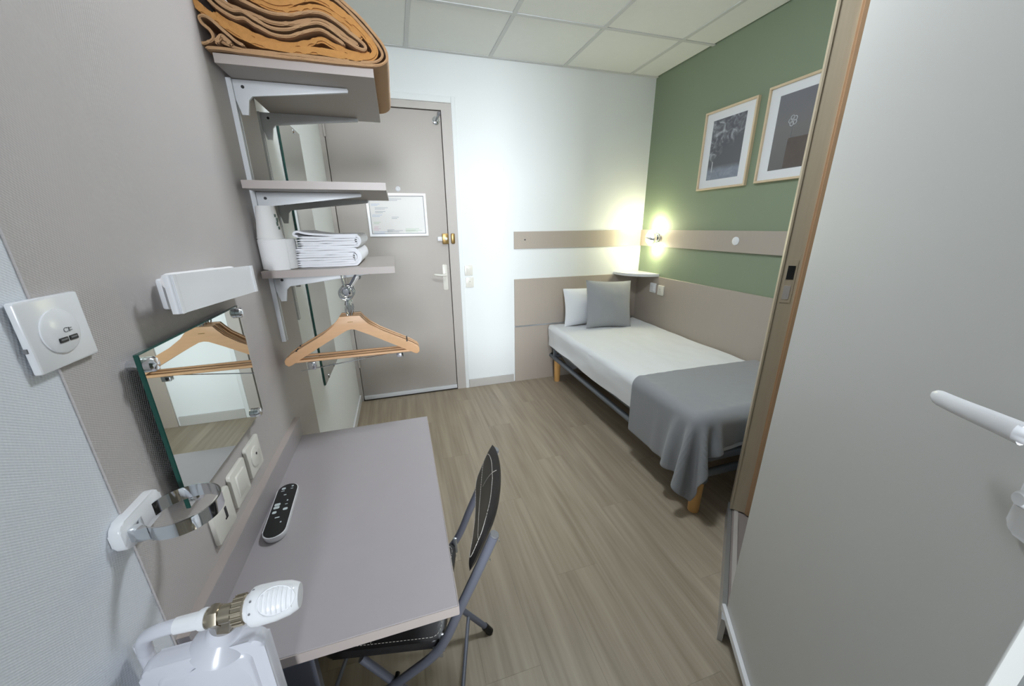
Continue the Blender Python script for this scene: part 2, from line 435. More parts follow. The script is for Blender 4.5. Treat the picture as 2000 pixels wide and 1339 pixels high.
b = BM(); slab(b, [Bp-od*0.032-on*0.012, A+od*0.06-on*0.012, A+od*0.06+on*0.004, Bp-od*0.032+on*0.004], 0.0, 0.098)
obj('step_edge', b, m_alu, st, smooth=False, label='aluminium strip on the step edge')
b = BM(); slab(b, [Bp+on*0.012, A+on*0.012, A+on*0.028, Bp+on*0.028], 0.1, 0.106)
obj('threshold', b, m_taupe_d, st, smooth=False)
# jamb (latch side) with rebate, stop and inner lining
door2 = struct('door_2', (lambda bb: (slab(bb, [A+on*0.0, A+od*0.09, A+od*0.09+on*0.052, A+on*0.052], 0.108, 2.42), bb)[-1])(BM()), m_jamb)
b = BM(); slab(b, [A-od*0.012+on*0.052, A+od*0.09+on*0.052, A+od*0.09+on*0.105, A-od*0.012+on*0.105], 0.108, 2.42)
bmesh.ops.bevel(b, geom=[e for e in b.edges if abs((e.verts[0].co-e.verts[1].co).z) > 1], offset=0.006, segments=2, affect='EDGES')
obj('door_stop', b, m_jamb_d, door2)
b = BM(); slab(b, [A-od*0.003-on*0.006, A+od*0.06-on*0.006, A+od*0.06, A-od*0.003], 0.108, 2.42)
obj('jamb_edge', b, m_jamb, door2)
b = BM(); slab(b, [Bp-od*0.05+on*0.03, Bp-od*0.0+on*0.03, Bp+on*0.10, Bp-od*0.05+on*0.10], 0.108, 2.42)
obj('hinge_jamb', b, m_jamb, door2)
b = BM(); slab(b, [Bp+on*0.0, A+on*0.0, A+on*0.10, Bp+on*0.10], 2.36, 2.44)
obj('door_head', b, m_jamb, door2)
def on_jamb(w0, w1, z0, z1, t0=-0.001, t1=0.006):
    bb = BM(); slab(bb, [A-od*(-t0)+on*w0, A-od*(-t0)+on*w1, A+od*t1+on*w1, A+od*t1+on*w0], z0, z1); return bb
sp_ = obj('strike_plate', on_jamb(0.010, 0.042, 1.085, 1.245, -0.0012), m_jamb, door2, smooth=False)
obj('latch_hole', on_jamb(0.014, 0.036, 1.172, 1.222, -0.0022), m_dark, sp_, smooth=False, label='dark latch hole')
obj('bolt_hole', on_jamb(0.014, 0.034, 1.098, 1.148, -0.0022), m_taupe_d, sp_, smooth=False)
# open leaf
dv = Vector((0.52461, 0.85134, 0)); ln = Vector((0.85134, -0.52461, 0))
def LP(s, t, z): q = Bp-dv*s+ln*t; return Vector((q.x, q.y, z))
b = BM(); prism(b, [(0.0, 0.0), (0.637, 0.0), (0.637, 0.026), (0.0, 0.026)], lambda u, v: LP(u, v, 0.112), lambda u, v: LP(u, v, 2.34))
bmesh.ops.bevel(b, geom=list(b.edges), offset=0.0015, segments=1, affect='EDGES')
leaf = obj('leaf', b, m_leaf, door2)
b = BM(); prism(b, [(-0.012, -0.012), (0.64, -0.012), (0.64, -0.0005), (-0.012, -0.0005)], lambda u, v: LP(u, v, 0.098), lambda u, v: LP(u, v, 0.122))
obj('door_sweep', b, m_white_pl, leaf, smooth=False, label='white strip along the bottom of the leaf')
b = BM()
tube(b, [LP(0.613, 0.0, 1.163), LP(0.613, -0.034, 1.163), LP(0.611, -0.044, 1.163), LP(0.604, -0.0475, 1.163)], [0.010, 0.010, 0.0105, 0.0105], 14)
pts = smooth_path([LP(0.610, -0.047, 1.163), LP(0.575, -0.0475, 1.1605), LP(0.535, -0.047, 1.157), LP(0.492, -0.043, 1.153)], 5)
n = len(pts); rings = []
for k, p in enumerate(pts):
    e_ = 1.0 if k < n-2 else (0.85 if k == n-2 else 0.5)
    hh = (0.0125-0.0025*k/n)*e_; tt = (0.006-0.0015*k/n)*e_
    rings.append([b.verts.new(p+ln*tt*math.cos(a)+Vector((0, 0, hh*math.sin(a)))) for a in [2*math.pi*q/16 for q in range(16)]])
for A_, B_ in zip(rings, rings[1:]):
    for k in range(16): b.faces.new((A_[k], A_[(k+1) % 16], B_[(k+1) % 16], B_[k]))
b.faces.new(rings[0][::-1]); b.faces.new(rings[-1])
obj('lever', b, m_white_pl, leaf, label='white lever handle')
b = BM(); prism(b, rrect(0.046, 0.165, 0.012), lambda u, v: LP(0.611+u, 0, 1.116+v), lambda u, v: LP(0.611+u, -0.008, 1.116+v), 0.002)
obj('handle_plate', b, m_white_pl, leaf)
b = BM(); lathe(b, [(0, 0.010), (0.010, 0.010), (0.014, 0.007)], LP(0.604, -0.008, 1.083), -ln, 20)
obj('thumb_turn', b, m_white_pl, leaf)

# ------------------------------------------------------------------ headboard, wall rail, corner shelf
hb = thing('headboard', 'taupe laminate headboard panels on the white wall behind the pillow', 'headboard', (1.95, YB, 0))
obj('upper_panel', box(BM(), (1.34, YB-0.014, 0.530), (XR-0.014, YB, 0.939), 0.001, 1), m_headb, hb, smooth=False)
obj('lower_panel', box(BM(), (1.34, YB-0.014, 0.0), (XR-0.014, YB, 0.519), 0.001, 1), m_headb, hb, smooth=False)
obj('metal_strip', box(BM(), (1.34, YB-0.016, 0.519), (XR-0.014, YB, 0.530)), m_alu, hb, smooth=False, label='thin aluminium joint strip')
sp0 = thing('wall_panel', 'taupe laminate panel on the green wall along the side of the bed', 'wall panel', (XR, 2.0, 0.12))
obj('board', box(BM(), (XR-0.014, 1.08, 0.12), (XR, YB, 0.939), 0.001, 1), m_headb, sp0, smooth=False)
wr = thing('wall_rail', 'narrow taupe wall board running round the corner above the headboard', 'wall board', (1.95, YB, 1.257))
obj('rail_board', box(BM(), (1.34, YB-0.014, 1.190), (XR-0.018, YB, 1.327), 0.001, 1), m_headb, wr, smooth=False)
obj('rail_board', box(BM(), (XR-0.018, 1.08, 1.190), (XR, YB-0.0005, 1.327), 0.001, 1), m_headb, wr, smooth=False)
obj('cover_cap', lathe(BM(), [(0, 0.027), (0.003, 0.027), (0.005, 0.022)], (XR-0.018, 1.935, 1.262), (-1, 0, 0), 28), m_white_pl, wr, label='round white cover cap')
obj('screw_hole', lathe(BM(), [(0, 0.006), (0.002, 0.006), (0.003, 0.004)], (1.433, YB-0.014, 1.262), (0, -1, 0), 10), m_dark, wr)
cs = thing('corner_shelf', 'white quarter-round corner shelf above the headboard', 'shelf', (XR, YB, 0.955))
pts = [(0, 0)]+[(-0.265*math.cos(R(90*k/20)), -0.30*math.sin(R(90*k/20))) for k in range(21)]
obj('board', prism(BM(), pts, lambda u, v: (XR-0.0005+u, YB-0.0005+v, 0.9395), lambda u, v: (XR-0.0005+u, YB-0.0005+v, 0.962), 0.002), m_white_pl, cs)

# reading lamp on the rail
lp = thing('wall_lamp', 'lit round chrome reading lamp on the taupe wall board', 'lamp', (XR-0.018, 2.76, 1.268))
obj('base', lathe(BM(), [(0, 0.052), (0.010, 0.052), (0.014, 0.046)], (XR-0.018, 2.72, 1.262), (-1, 0, 0), 32), m_chrome, lp)
bx = XR-0.018-0.06
cy_, cz_ = 2.735, 1.262
obj('body', lathe(BM(), [(0, 0.030), (0.012, 0.046), (0.022, 0.060), (0.045, 0.062), (0.047, 0.058), (0.040, 0.050)], (XR-0.030, cy_, cz_), (-1, 0.05, 0), 36), m_chrome, lp)
def half_dome(sg):
    bb = BM(); o = Vector((XR-0.072, cy_, cz_))
    def f(u, v):
        a = R(12+156*u) if sg > 0 else R(192+156*u)
        ph = R(90*v)
        r_ = 0.057*math.sin(ph)
        return o+Vector((-0.034*math.cos(ph), r_*math.cos(a), r_*math.sin(a)))
    grid_surface(bb, f, 20, 8); bmesh.ops.remove_doubles(bb, verts=bb.verts, dist=0.0003)
    return bb
obj('upper_glass', half_dome(1), m_diff, lp, label='glowing upper glass')
obj('lower_glass', half_dome(-1), m_diff, lp, label='glowing lower glass')
b = BM()
for k in range(17):
    pass
def strap(u, v):
    ph = R(-92+184*u)
    return Vector((XR-0.0725-0.0355*math.cos(ph), cy_+0.059*math.sin(ph), cz_+0.010*(2*v-1)+0.010*math.sin(ph)))
grid_surface(b, strap, 24, 2)
so = obj('strap', b, m_chrome, lp); sm_ = so.modifiers.new('thickness', 'SOLIDIFY'); sm_.thickness = 0.002
LAMP = 3.5
for dz, en in ((0.085, 1.3*LAMP), (-0.085, 0.8*LAMP)):
    pl = bpy.data.lights.new('wall_lamp_glow', 'POINT'); pl.energy = en; pl.color = (1.0, 0.95, 0.62); pl.shadow_soft_size = 0.03
    po = bpy.data.objects.new('wall_lamp_glow', pl); COL.objects.link(po); po.location = (bx+0.012, 2.735, 1.262+dz)

# ------------------------------------------------------------------ sockets and switches
def plate_on(origin, u, v, nrm, w, h, kind, label, cat, name, material=m_white_pl, th=0.009, group=None):
    """plate centred at origin; u,v in-plane unit axes, nrm out of the wall"""
    o = Vector(origin); u, v, nrm = Vector(u), Vector(v), Vector(nrm)
    t = thing(name, label, cat, o, group=group)
    f = lambda a, c, d: o+u*a+v*c+nrm*d
    b = BM(); prism(b, rrect(w, h, 0.006, 4), lambda a, c: f(a, c, 0), lambda a, c: f(a, c, th), 0.0025)
    obj('plate', b, material, t)
    if kind == 'rocker':
        b = BM(); prism(b, rrect(w*0.56, h*0.62, 0.003, 3), lambda a, c: f(a, c, th-0.001), lambda a, c: f(a, c, th+0.003+c*0.05), 0.001)
        obj('rocker', b, material, t)
    elif kind == 'socket':
        b = BM(); lathe(b, [(0, w*0.30), (0.0012, w*0.30), (0.0012, w*0.26), (-0.004, w*0.25)], f(0, 0, th-0.001), nrm, 28)
        r_ = obj('socket_well', b, material, t)
        b = BM()
        for s in (-1, 1): cyl(b, f(s*w*0.11, 0, th-0.0048), f(s*w*0.11, 0, th-0.003), 0.0035, seg=10)
        obj('contact_hole', b, m_dark, r_)
        obj('earth_pin', cyl(BM(), f(0, h*0.11, th-0.006), f(0, h*0.11, th+0.007), 0.0028, seg=10), m_chrome, t)
    elif kind == 'slot':
        b = BM(); prism(b, rrect(w*0.09, h*0.30, 0.001, 2), lambda a, c: f(a+w*0.08, c, th-0.001), lambda a, c: f(a+w*0.08, c, th+0.0008))
        obj('slot', b, m_dark, t, smooth=False)
        b = BM(); prism(b, rrect(w*0.10, h*0.04, 0.0005, 1), lambda a, c: f(a+w*0.03, c-h*0.13, th-0.001), lambda a, c: f(a+w*0.03, c-h*0.13, th+0.0008))
        obj('slot', b, m_dark, t, smooth=False)
    elif kind == 'badge':
        b = BM(); lathe(b, [(0, w*0.33), (0.003, w*0.33), (0.004, w*0.30)], f(0, 0, th-0.001), nrm, 28)
        obj('dome', b, material, t)
        b = BM(); cyl(b, f(0, h*0.08, th+0.002), f(0, h*0.08, th+0.0042), 0.003, seg=10)
        obj('pin_hole', b, m_dark, t)
    return t
LX = dict(u=(0, 1, 0), v=(0, 0, 1), nrm=(1, 0, 0))
plate_on((0.028, 0.7265, 0.832), LX['u'], LX['v'], LX['nrm'], 0.079, 0.084, 'slot', 'white wall plate with a black slot behind the chrome ring', 'socket', 'wall_plate', m_cream_pl)
plate_on((0.028, 0.8165, 0.840), LX['u'], LX['v'], LX['nrm'], 0.076, 0.084, 'rocker', 'white rocker switch between two other plates above the desk', 'switch', 'light_switch', m_cream_pl)
plate_on((0.028, 0.9090, 0.846), LX['u'], LX['v'], LX['nrm'], 0.078, 0.082, 'badge', 'white round-faced wall socket, farthest of three above the desk', 'socket', 'wall_socket', m_cream_pl)
RX = dict(u=(0, -1, 0), v=(0, 0, 1), nrm=(-1, 0, 0))
plate_on((XR-0.014, 2.705, 0.838), RX['u'], RX['v'], RX['nrm'], 0.078, 0.084, 'rocker', 'white rocker switch on the side headboard under the corner shelf', 'switch', 'light_switch')
plate_on((XR-0.014, 2.600, 0.830), RX['u'], RX['v'], RX['nrm'], 0.078, 0.084, 'socket', 'cream power socket on the side headboard beside the white switch', 'socket', 'wall_socket', m_cream_pl)
BX = dict(u=(1, 0, 0), v=(0, 0, 1), nrm=(0, -1, 0))
plate_on((0.953, YB, 1.031), BX['u'], BX['v'], BX['nrm'], 0.066, 0.082, 'rocker', 'white light switch beside the entrance door, upper of two plates', 'switch', 'light_switch', m_cream_pl)
plate_on((0.957, YB, 0.934), BX['u'], BX['v'], BX['nrm'], 0.066, 0.082, 'socket', 'cream wall socket beside the entrance door, below the light switch', 'socket', 'wall_socket', m_cream_pl)

# USB charging plate
us = thing('usb_socket', 'large glossy white wall plate with two USB ports at far left', 'socket', (0.028, 0.542, 1.262))
fu = lambda a, c, d: Vector((0.028+d, 0.5415+a, 1.262+c))
b = BM(); prism(b, rrect(0.084, 0.081, 0.003, 3), lambda a, c: fu(a, c, 0), lambda a, c: fu(a*0.985, c*0.985, 0.007), 0.0018)
up_ = obj('plate', b, m_white_pl, us)
b = BM(); lathe(b, [(0, 0.0255), (0.002, 0.0255), (0.003, 0.0235), (0.0035, 0.0)], fu(-0.001, 0.0, 0.0065), (1, 0, 0), 40)
cp = obj('round_insert', b, m_white_pl, us)
for a in (-0.0075, 0.0065):
    b = BM(); prism(b, rrect(0.0115, 0.0055, 0.0006, 2), lambda u, v: fu(u+a+0.003, v-0.010, 0.0095), lambda u, v: fu(u+a+0.003, v-0.010, 0.0106))
    pt = obj('usb_port', b, m_dark, us, smooth=False)
    b = BM(); prism(b, rrect(0.0085, 0.0018, 0.0003, 1), lambda u, v: fu(u+a+0.003, v-0.0095, 0.0106), lambda u, v: fu(u+a+0.003, v-0.0095, 0.0110))
    obj('port_tongue', b, m_grey_pl, pt, smooth=False)
b = BM()
tube(b, [fu(0.003+0.003*math.cos(R(40+28*k)), 0.0003+0.0026*math.sin(R(40+28*k)), 0.0102) for k in range(11)], 0.0004, 6)
for q in (0.0, 0.0028): box(b, fu(0.0075, -0.0018+q, 0.0099), fu(0.011, -0.0010+q, 0.0105))
box(b, fu(0.0068, -0.0025, 0.0099), fu(0.0075, 0.0025, 0.0105))
obj('icon', b, m_grey_pl, us, smooth=False)
obj('side_clip', box(BM(), fu(-0.0435, -0.014, 0.001), fu(-0.0415, -0.009, 0.004)), m_grey_pl, us, smooth=False)

# ------------------------------------------------------------------ wall light, mirrors, ring holder
sc = thing('wall_light', 'white folded metal wall light above the small mirror', 'light', (0.028, 0.87, 1.27))
obj('wall_plate', prism(BM(), rrect(0.20, 0.052, 0.004), lambda u, v: (0.028, 0.853+u, 1.268+v), lambda u, v: (0.035, 0.853+u, 1.268+v), 0.001), m_white_pl, sc)
pts = [(0.062, 0.706), (0.070, 0.703), (0.0735, 0.706), (0.075, 0.714), (0.075, 0.73), (0.075, 1.02), (0.0745, 1.030), (0.072, 1.034), (0.066, 1.0345)]
pts2 = [(p.x, p.y) for p in smooth_path([(a_, c_, 0) for a_, c_ in pts], 4)]
inn = []
for k, p in enumerate(pts2):
    q0 = Vector(pts2[max(k-1, 0)]); q1 = Vector(pts2[min(k+1, len(pts2)-1)]); d = (q1-q0).normalized()
    inn.append((p[0]-d.y*0.0022, p[1]+d.x*0.0022))
tilt = lambda y: -0.052*(y-0.87)
b = BM(); prism(b, pts2+inn[::-1], lambda u, v: (u, v, 1.234+tilt(v)), lambda u, v: (u, v, 1.2965+tilt(v)))
obj('shade', b, m_white_pl, sc)
obj('bulb_tube', lathe(BM(), [(0, 0.008), (0.005, 0.0145), (0.24, 0.0145), (0.245, 0.008)], (0.052, 0.742, 1.290), (0, 1, -0.05), 20), m_tissue, sc)
obj('arm', box(BM(), (0.035, 0.84, 1.255), (0.0735, 0.87, 1.282)), m_white_pl, sc)

mr = thing('wall_mirror', 'small frameless mirror on chrome studs above the desk', 'mirror', (0.028, 0.80, 1.07))
obj('glass', box(BM(), (0.043, 0.622, 0.934), (0.0493, 0.982, 1.203), 0.0008, 1), m_glassedge, mr, smooth=False, label='thick green glass edge')
obj('mirror_face', box(BM(), (0.0493, 0.6235, 0.9355), (0.0498, 0.9805, 1.2015)), m_mirror, mr, smooth=False)
for (yy, zz) in ((0.634, 1.184), (0.968, 1.188), (0.936, 0.948), (0.640, 0.948)):
    b = BM(); lathe(b, [(0, 0.008), (0.022, 0.008), (0.022, 0.0115), (0.030, 0.0115), (0.033, 0.009), (0.034, 0.0)], (0.028, yy, zz), (1, 0, 0), 24)
    obj('stud', b, m_chrome, mr)

tm = thing('tall_mirror', 'tall frameless mirror on the white wall beside the entrance door', 'mirror', (0.0, 2.05, 0.63))
obj('glass', box(BM(), (0.002, 1.858, 0.625), (0.0092, 2.245, 1.815), 0.0006, 1), m_glassedge, tm, smooth=False)
obj('mirror_face', box(BM(), (0.0092, 1.862, 0.627), (0.0096, 2.243, 1.813)), m_mirror, tm, smooth=False)
for yy, zz in ((2.13, 1.80), (1.96, 1.80), (1.96, 0.637), (2.13, 0.637)): obj('clip', box(BM(), (0.0, yy-0.01, zz-0.01), (0.013, yy+0.01, zz+0.01), 0.002), m_chrome, tm)

rg = thing('ring_holder', 'chrome ring holder on a white bracket beside the small mirror', 'holder', (0.028, 0.545, 0.987))
obj('mount', prism(BM(), rrect(0.085, 0.042, 0.012), lambda u, v: (0.026, 0.545+u, 0.988+v), lambda u, v: (0.040, 0.545+u, 0.988+v), 0.003), m_white_pl, rg)
rc = Vector((0.082, 0.5535, 0.983))
b = BM(); NR = 56
ro, ri, hh = 0.0455, 0.0437, 0.0105
RV = []
for k in range(NR):
    a = 2*math.pi*k/NR; ca, sa = math.cos(a), math.sin(a)
    RV.append([b.verts.new(rc+Vector((r*ca, r*sa, z))) for r, z in ((ro, -hh), (ro, hh), (ri, hh), (ri, -hh))])
for k in range(NR):
    P, Q = RV[k], RV[(k+1) % NR]
    for j in range(4): b.faces.new((P[j], Q[j], Q[(j+1) % 4], P[(j+1) % 4]))
obj('ring', b, m_chrome, rg)
obj('neck', prism(BM(), [(0.038, 0.522), (0.048, 0.526), (0.060, 0.5155), (0.061, 0.5125), (0.050, 0.511), (0.038, 0.513)], lambda u, v: (u, v, 0.9745), lambda u, v: (u, v, 0.9945), 0.001), m_chrome, rg)

# ------------------------------------------------------------------ desk
XT = 0.028
dk = thing('desk', 'taupe laminate wall desk under the small mirror', 'desk', (0.24, 0.875, 0))
b = BM(); box(b, (XT+0.001, 0.503, 0.678), (0.461, 1.247, 0.70), 0.0012, 1)
obj('desktop', b, m_desk, dk, smooth=False)
obj('front_edging', box(BM(), (XT+0.001, 0.5015, 0.6785), (0.4615, 0.503, 0.6995)), m_edge, dk, smooth=False, label='paler edge band')
obj('side_edging', box(BM(), (0.461, 0.503, 0.6785), (0.4625, 1.247, 0.6995)), m_edge, dk, smooth=False)
obj('backsplash', box(BM(), (XT, 0.5335, 0.70), (XT+0.017, 1.258, 0.764), 0.001, 1), m_desk, dk, smooth=False)
obj('backsplash_cap', box(BM(), (XT, 0.5335, 0.764), (XT+0.017, 1.258, 0.7652)), m_edge, dk, smooth=False)
obj('support_panel', box(BM(), (XT, 0.553, 0.0), (0.193, 0.571, 0.678), 0.001, 1), m_frame_st, dk, smooth=False)
obj('support_panel', box(BM(), (XT, 1.18, 0.0), (0.193, 1.198, 0.678), 0.001, 1), m_frame_st, dk, smooth=False)

# remote control
rm = thing('remote_control', 'white remote control with black face lying on the desk', 'remote', (0.082, 0.862, 0.7004), R(3))
pts = [(0.0245*math.cos(R(a)), 0.0725+0.0245*math.sin(R(a))) for a in range(0, 181, 15)]+[(0.0245*math.cos(R(a)), -0.0725+0.0245*math.sin(R(a))) for a in range(180, 361, 15)]
obj('body', prism(BM(), pts, lambda u, v: (u*0.93, v*0.97, 0), lambda u, v: (u, v, 0.016), 0.002), m_white_pl, rm, local=True)
obj('face', prism(BM(), pts, lambda u, v: (u*0.92, v*0.975, 0.0155), lambda u, v: (u*0.92, v*0.975, 0.0168)), m_dark, rm, local=True, smooth=False, label='black button face')
for (u, v, w, h) in ((-0.010, 0.077, 0.009, 0.008), (0.010, 0.082, 0.005, 0.005), (-0.010, 0.067, 0.008, 0.002), (0.010, 0.072, 0.006, 0.002), (-0.002, 0.050, 0.006, 0.003), (0.008, 0.026, 0.003, 0.005), (-0.012, 0.016, 0.013, 0.009), (-0.012, 0.005, 0.013, 0.009), (0.008, 0.012, 0.006, 0.002), (-0.013, -0.012, 0.009, 0.008), (0.009, -0.006, 0.010, 0.008), (-0.003, -0.032, 0.010, 0.003), (0.008, -0.050, 0.003, 0.004)):
    bb = BM(); prism(bb, rrect(w, h, min(w, h)*0.3, 2), lambda a, c: (u+a, v+c, 0.0166), lambda a, c: (u+a, v+c, 0.0174))
    obj('button', bb, m_icon, rm, local=True, smooth=False)

# ------------------------------------------------------------------ shelves, rails, brackets
SY0, SY1, SX1 = 1.205, 1.665, 0.404
r1 = thing('shelf_rail', 'white slotted steel wall rail carrying the near brackets', 'rail', (0.028, 1.32, 1.0))
def rail(t, xw, yc, z0, z1):
    b = BM(); box(b, (xw, yc-0.012, z0), (xw+0.003, yc+0.012, z1)); box(b, (xw+0.003, yc-0.012, z0), (xw+0.012, yc-0.009, z1)); box(b, (xw+0.003, yc+0.009, z0), (xw+0.012, yc+0.012, z1)); box(b, (xw+0.010, yc-0.009, z0), (xw+0.012, yc-0.003, z1)); box(b, (xw+0.010, yc+0.003, z0), (xw+0.012, yc+0.009, z1))
    obj('channel', b, m_steel_w, t, smooth=False)
rail(r1, 0.028, 1.310, 1.02, 1.754)
r2 = thing('shelf_rail', 'white slotted steel wall rail carrying the far brackets', 'rail', (0.0, 1.62, 1.0))
rail(r2, 0.0, 1.625, 1.02, 1.754)
shelf_labels = ['top taupe wall shelf with the folded blanket', 'middle empty taupe wall shelf', 'lowest taupe wall shelf with paper roll and towels']
for (zb, lab) in zip((1.755, 1.475, 1.236), shelf_labels):
    s = thing('wall_shelf', lab, 'shelf', (XT, 1.43, zb), group='taupe shelves on the left wall')
    obj('board', box(BM(), (0.041, SY0+0.0012, zb), (SX1, SY1, zb+0.0205), 0.0006, 1), m_taupe, s, smooth=False)
    obj('edge_band', box(BM(), (0.041, SY0, zb), (SX1, SY0+0.0012, zb+0.0205)), m_edge, s, smooth=False, label='paler edge band')
    for yc, xw in ((1.310, 0.040), (1.625, 0.012)):
        L = 0.325
        pl = [(xw, zb-0.001), (L, zb-0.001), (L+0.002, zb-0.006), (L, zb-0.012), (xw+0.040, zb-0.038), (xw+0.030, zb-0.048), (xw+0.024, zb-0.085), (xw+0.008, zb-0.085), (xw, zb-0.05)]
        b = BM(); prism(b, pl, lambda u, v: (u, yc-0.004, v), lambda u, v: (u, yc+0.004, v), 0.001)
        k_ = obj('bracket', b, m_steel_w, s)
        obj('screw_hole', cyl(BM(), (xw+0.022, yc-0.0046, zb-0.018), (xw+0.022, yc-0.0038, zb-0.018), 0.0042, seg=12), m_dark, k_)

# toilet roll with paper cups on top
t = thing('toilet_roll', 'white toilet roll standing on the lowest wall shelf', 'toilet roll', (0.085, 1.268, 1.2565))
b = BM(); lathe(b, [(0, 0.044), (0.002, 0.048), (0.084, 0.0485), (0.087, 0.046), (0.087, 0.020), (0.012, 0.020)], (0.079, 1.270, 1.2565), (0, 0, 1), 40)
obj('paper', b, m_tissue, t)
obj('loose_end', (lambda bb: (grid_surface(bb, lambda u, v: Vector((0.079-0.0496*math.sin(R(-40+70*u)), 1.270-0.0496*math.cos(R(-40+70*u)), 1.2570+0.0855*v-0.002*math.sin(3*u))), 14, 2), bb)[-1])(BM()), m_tissue, t)
t = thing('paper_cup', 'white paper cup turned upside down on the toilet roll', 'cup', (0.068, 1.262, 1.3435))
b = BM(); lathe(b, [(0, 0.034), (0.003, 0.0355), (0.006, 0.034), (0.088, 0.0235), (0.090, 0.0225), (0.088, 0.020)], (0.068, 1.262, 1.3435), (0, 0, 1), 36)
obj('cup_wall', b, m_paper, t)
b = BM()
for (a, zz, h) in ((22, 0.030, 0.008), (26, 0.041, 0.010), (18, 0.052, 0.012), (25, 0.064, 0.008)):
    rr = 0.034-(zz-0.006)*0.128+0.0004
    a_ = R(-a)
    p = Vector((0.068+rr*math.cos(a_), 1.262+rr*math.sin(a_), 1.3435+zz))
    box(b, p-Vector((0.0012, 0.004, h/2)), p+Vector((0.0012, 0.004, h/2)))
obj('print', b, m_dkgreen, t, smooth=False, kind='stuff')

# ribbons for folded cloth: centreline in (x,z), thickness, swept in y
def ribbon(pts, th, y0, y1, ny=6, wob=0.0015, k=5, seed=0.0):
    P = smooth_path([(p[0], 0, p[1]) for p in pts], k)
    bm = BM(); n = len(P); loops = []
    for j in range(ny+1):
        y = y0+(y1-y0)*j/ny
        up_l, dn_l = [], []
        for i_, p in enumerate(P):
            d = (P[min(i_+1, n-1)]-P[max(i_-1, 0)]).normalized(); nr = Vector((-d.z, 0, d.x))
            w = noise.noise(Vector((p.x*30, y*12+seed, p.z*30)))*wob
            e = 0.55 if i_ in (0, n-1) else 1.0
            q = Vector((p.x+w, y, p.z+w*0.6))
            yy = Vector((0, 0.0, 0))
            up_l.append(q+nr*th/2*e+yy); dn_l.append(q-nr*th/2*e+yy)
        loops.append([bm.verts.new(q) for q in up_l+dn_l[::-1]])
    m_ = 2*n
    for A_, B_ in zip(loops, loops[1:]):
        for i_ in range(m_): bm.faces.new((A_[i_], A_[(i_+1) % m_], B_[(i_+1) % m_], B_[i_]))
    for Lp in (loops[0], loops[-1]):
        for i_ in range(n-1): bm.faces.new((Lp[i_], Lp[i_+1], Lp[m_-2-i_], Lp[m_-1-i_]))
    # round the end rims
    es = [e for e in bm.edges if all(abs(v.co.y-y0) < 1e-5 for v in e.verts) and len([f for f in e.link_faces if all(abs(v.co.y-y0) < 1e-5 for v in f.verts)]) == 1]
    bmesh.ops.bevel(bm, geom=es, offset=min(th*0.28, 0.004), segments=2, affect='EDGES')
    return bm

# camera-independent mapping of drawn fold outline to metres (front end plane)
def fold(pts, ox=0.0, oz=0.0):
    return [(0.0193+(p[0]-92)*0.0002542+ox, 1.7765+(556-p[1])*0.00027-(p[0]-100)*0.0000085*0+oz) for p in pts]
bk = thing('blanket', 'thick folded ochre wool blanket on the top wall shelf', 'blanket', (0.24, 1.40, 1.7755))
outer = [(140, 545), (230, 540), (330, 538), (440, 545), (700, 551), (1000, 551), (1300, 551), (1560, 548), (1690, 530), (1760, 470), (1735, 380), (1640, 270), (1520, 160), (1380, 60), (1230, -20), (1100, -45), (980, 10), (860, 60), (760, 60), (650, 10), (540, -60), (420, -120)]
obj('border', ribbon(fold(outer), 0.0062, 1.192, 1.630, seed=1), m_blanket_b, bk, label='tan bound border')
inner2 = [(260, 470), (330, 500), (420, 520), (560, 525), (800, 524), (1050, 520), (1300, 524), (1540, 522), (1655, 500), (1712, 450), (1690, 385), (1600, 280), (1490, 180), (1370, 85), (1240, 10), (1110, -15), (990, 40), (870, 88), (750, 88), (640, 40), (530, -30), (420, -90)]
obj('border', ribbon(fold(inner2), 0.0062, 1.196, 1.628, seed=2), m_blanket_b, bk)
obj('border', ribbon(fold([(110, 520), (170, 505), (225, 470), (215, 415), (160, 370), (150, 325), (195, 315), (250, 345), (330, 415), (400, 470), (470, 500)]), 0.0062, 1.190, 1.628, seed=3), m_blanket_b, bk)
obj('border', ribbon(fold([(240, 510), (290, 450), (330, 470), (370, 505)]), 0.010, 1.188, 1.628, seed=8), m_blanket_b, bk)
obj('thick_fold', ribbon(fold([(60, -60), (70, 60), (110, 190), (190, 270), (300, 330), (420, 400), (560, 450), (720, 474), (900, 482), (1080, 468), (1230, 480), (1390, 490), (1540, 488), (1625, 455), (1640, 395), (1560, 295), (1450, 205), (1330, 130), (1220, 78), (1100, 60), (980, 100), (870, 138), (760, 142), (640, 100), (520, 40), (420, -20), (330, -90)]), 0.0165, 1.196, 1.626, seed=4), m_blanket, bk, label='ochre wool layer')
obj('thick_fold', ribbon(fold([(250, 262), (340, 318), (440, 356), (560, 398), (700, 432), (860, 440), (1020, 408), (1150, 366), (1260, 410), (1380, 444), (1510, 452), (1590, 430)]), 0.0135, 1.203, 1.626, seed=11), m_blanket, bk, label='ochre wool layer')
obj('thick_fold', ribbon(fold([(360, -70), (450, 40), (580, 120), (740, 175), (900, 180), (1060, 140), (1180, 130), (1300, 170), (1430, 250), (1530, 330)]), 0.0125, 1.198, 1.626, seed=5), m_blanket, bk, label='ochre wool layer')
obj('border', ribbon(fold([(250, -70), (300, 20), (420, 120), (580, 190), (740, 228), (900, 226), (1050, 190), (1180, 180), (1300, 225), (1420, 300), (1545, 385), (1540, 425), (1470, 415), (1380, 370), (1270, 305), (1150, 258), (1010, 288), (860, 338), (720, 340), (590, 292), (500, 245), (420, 246), (330, 205), (240, 120), (180, 20), (150, -70)]), 0.0068, 1.190, 1.626, seed=6), m_blanket_b, bk)
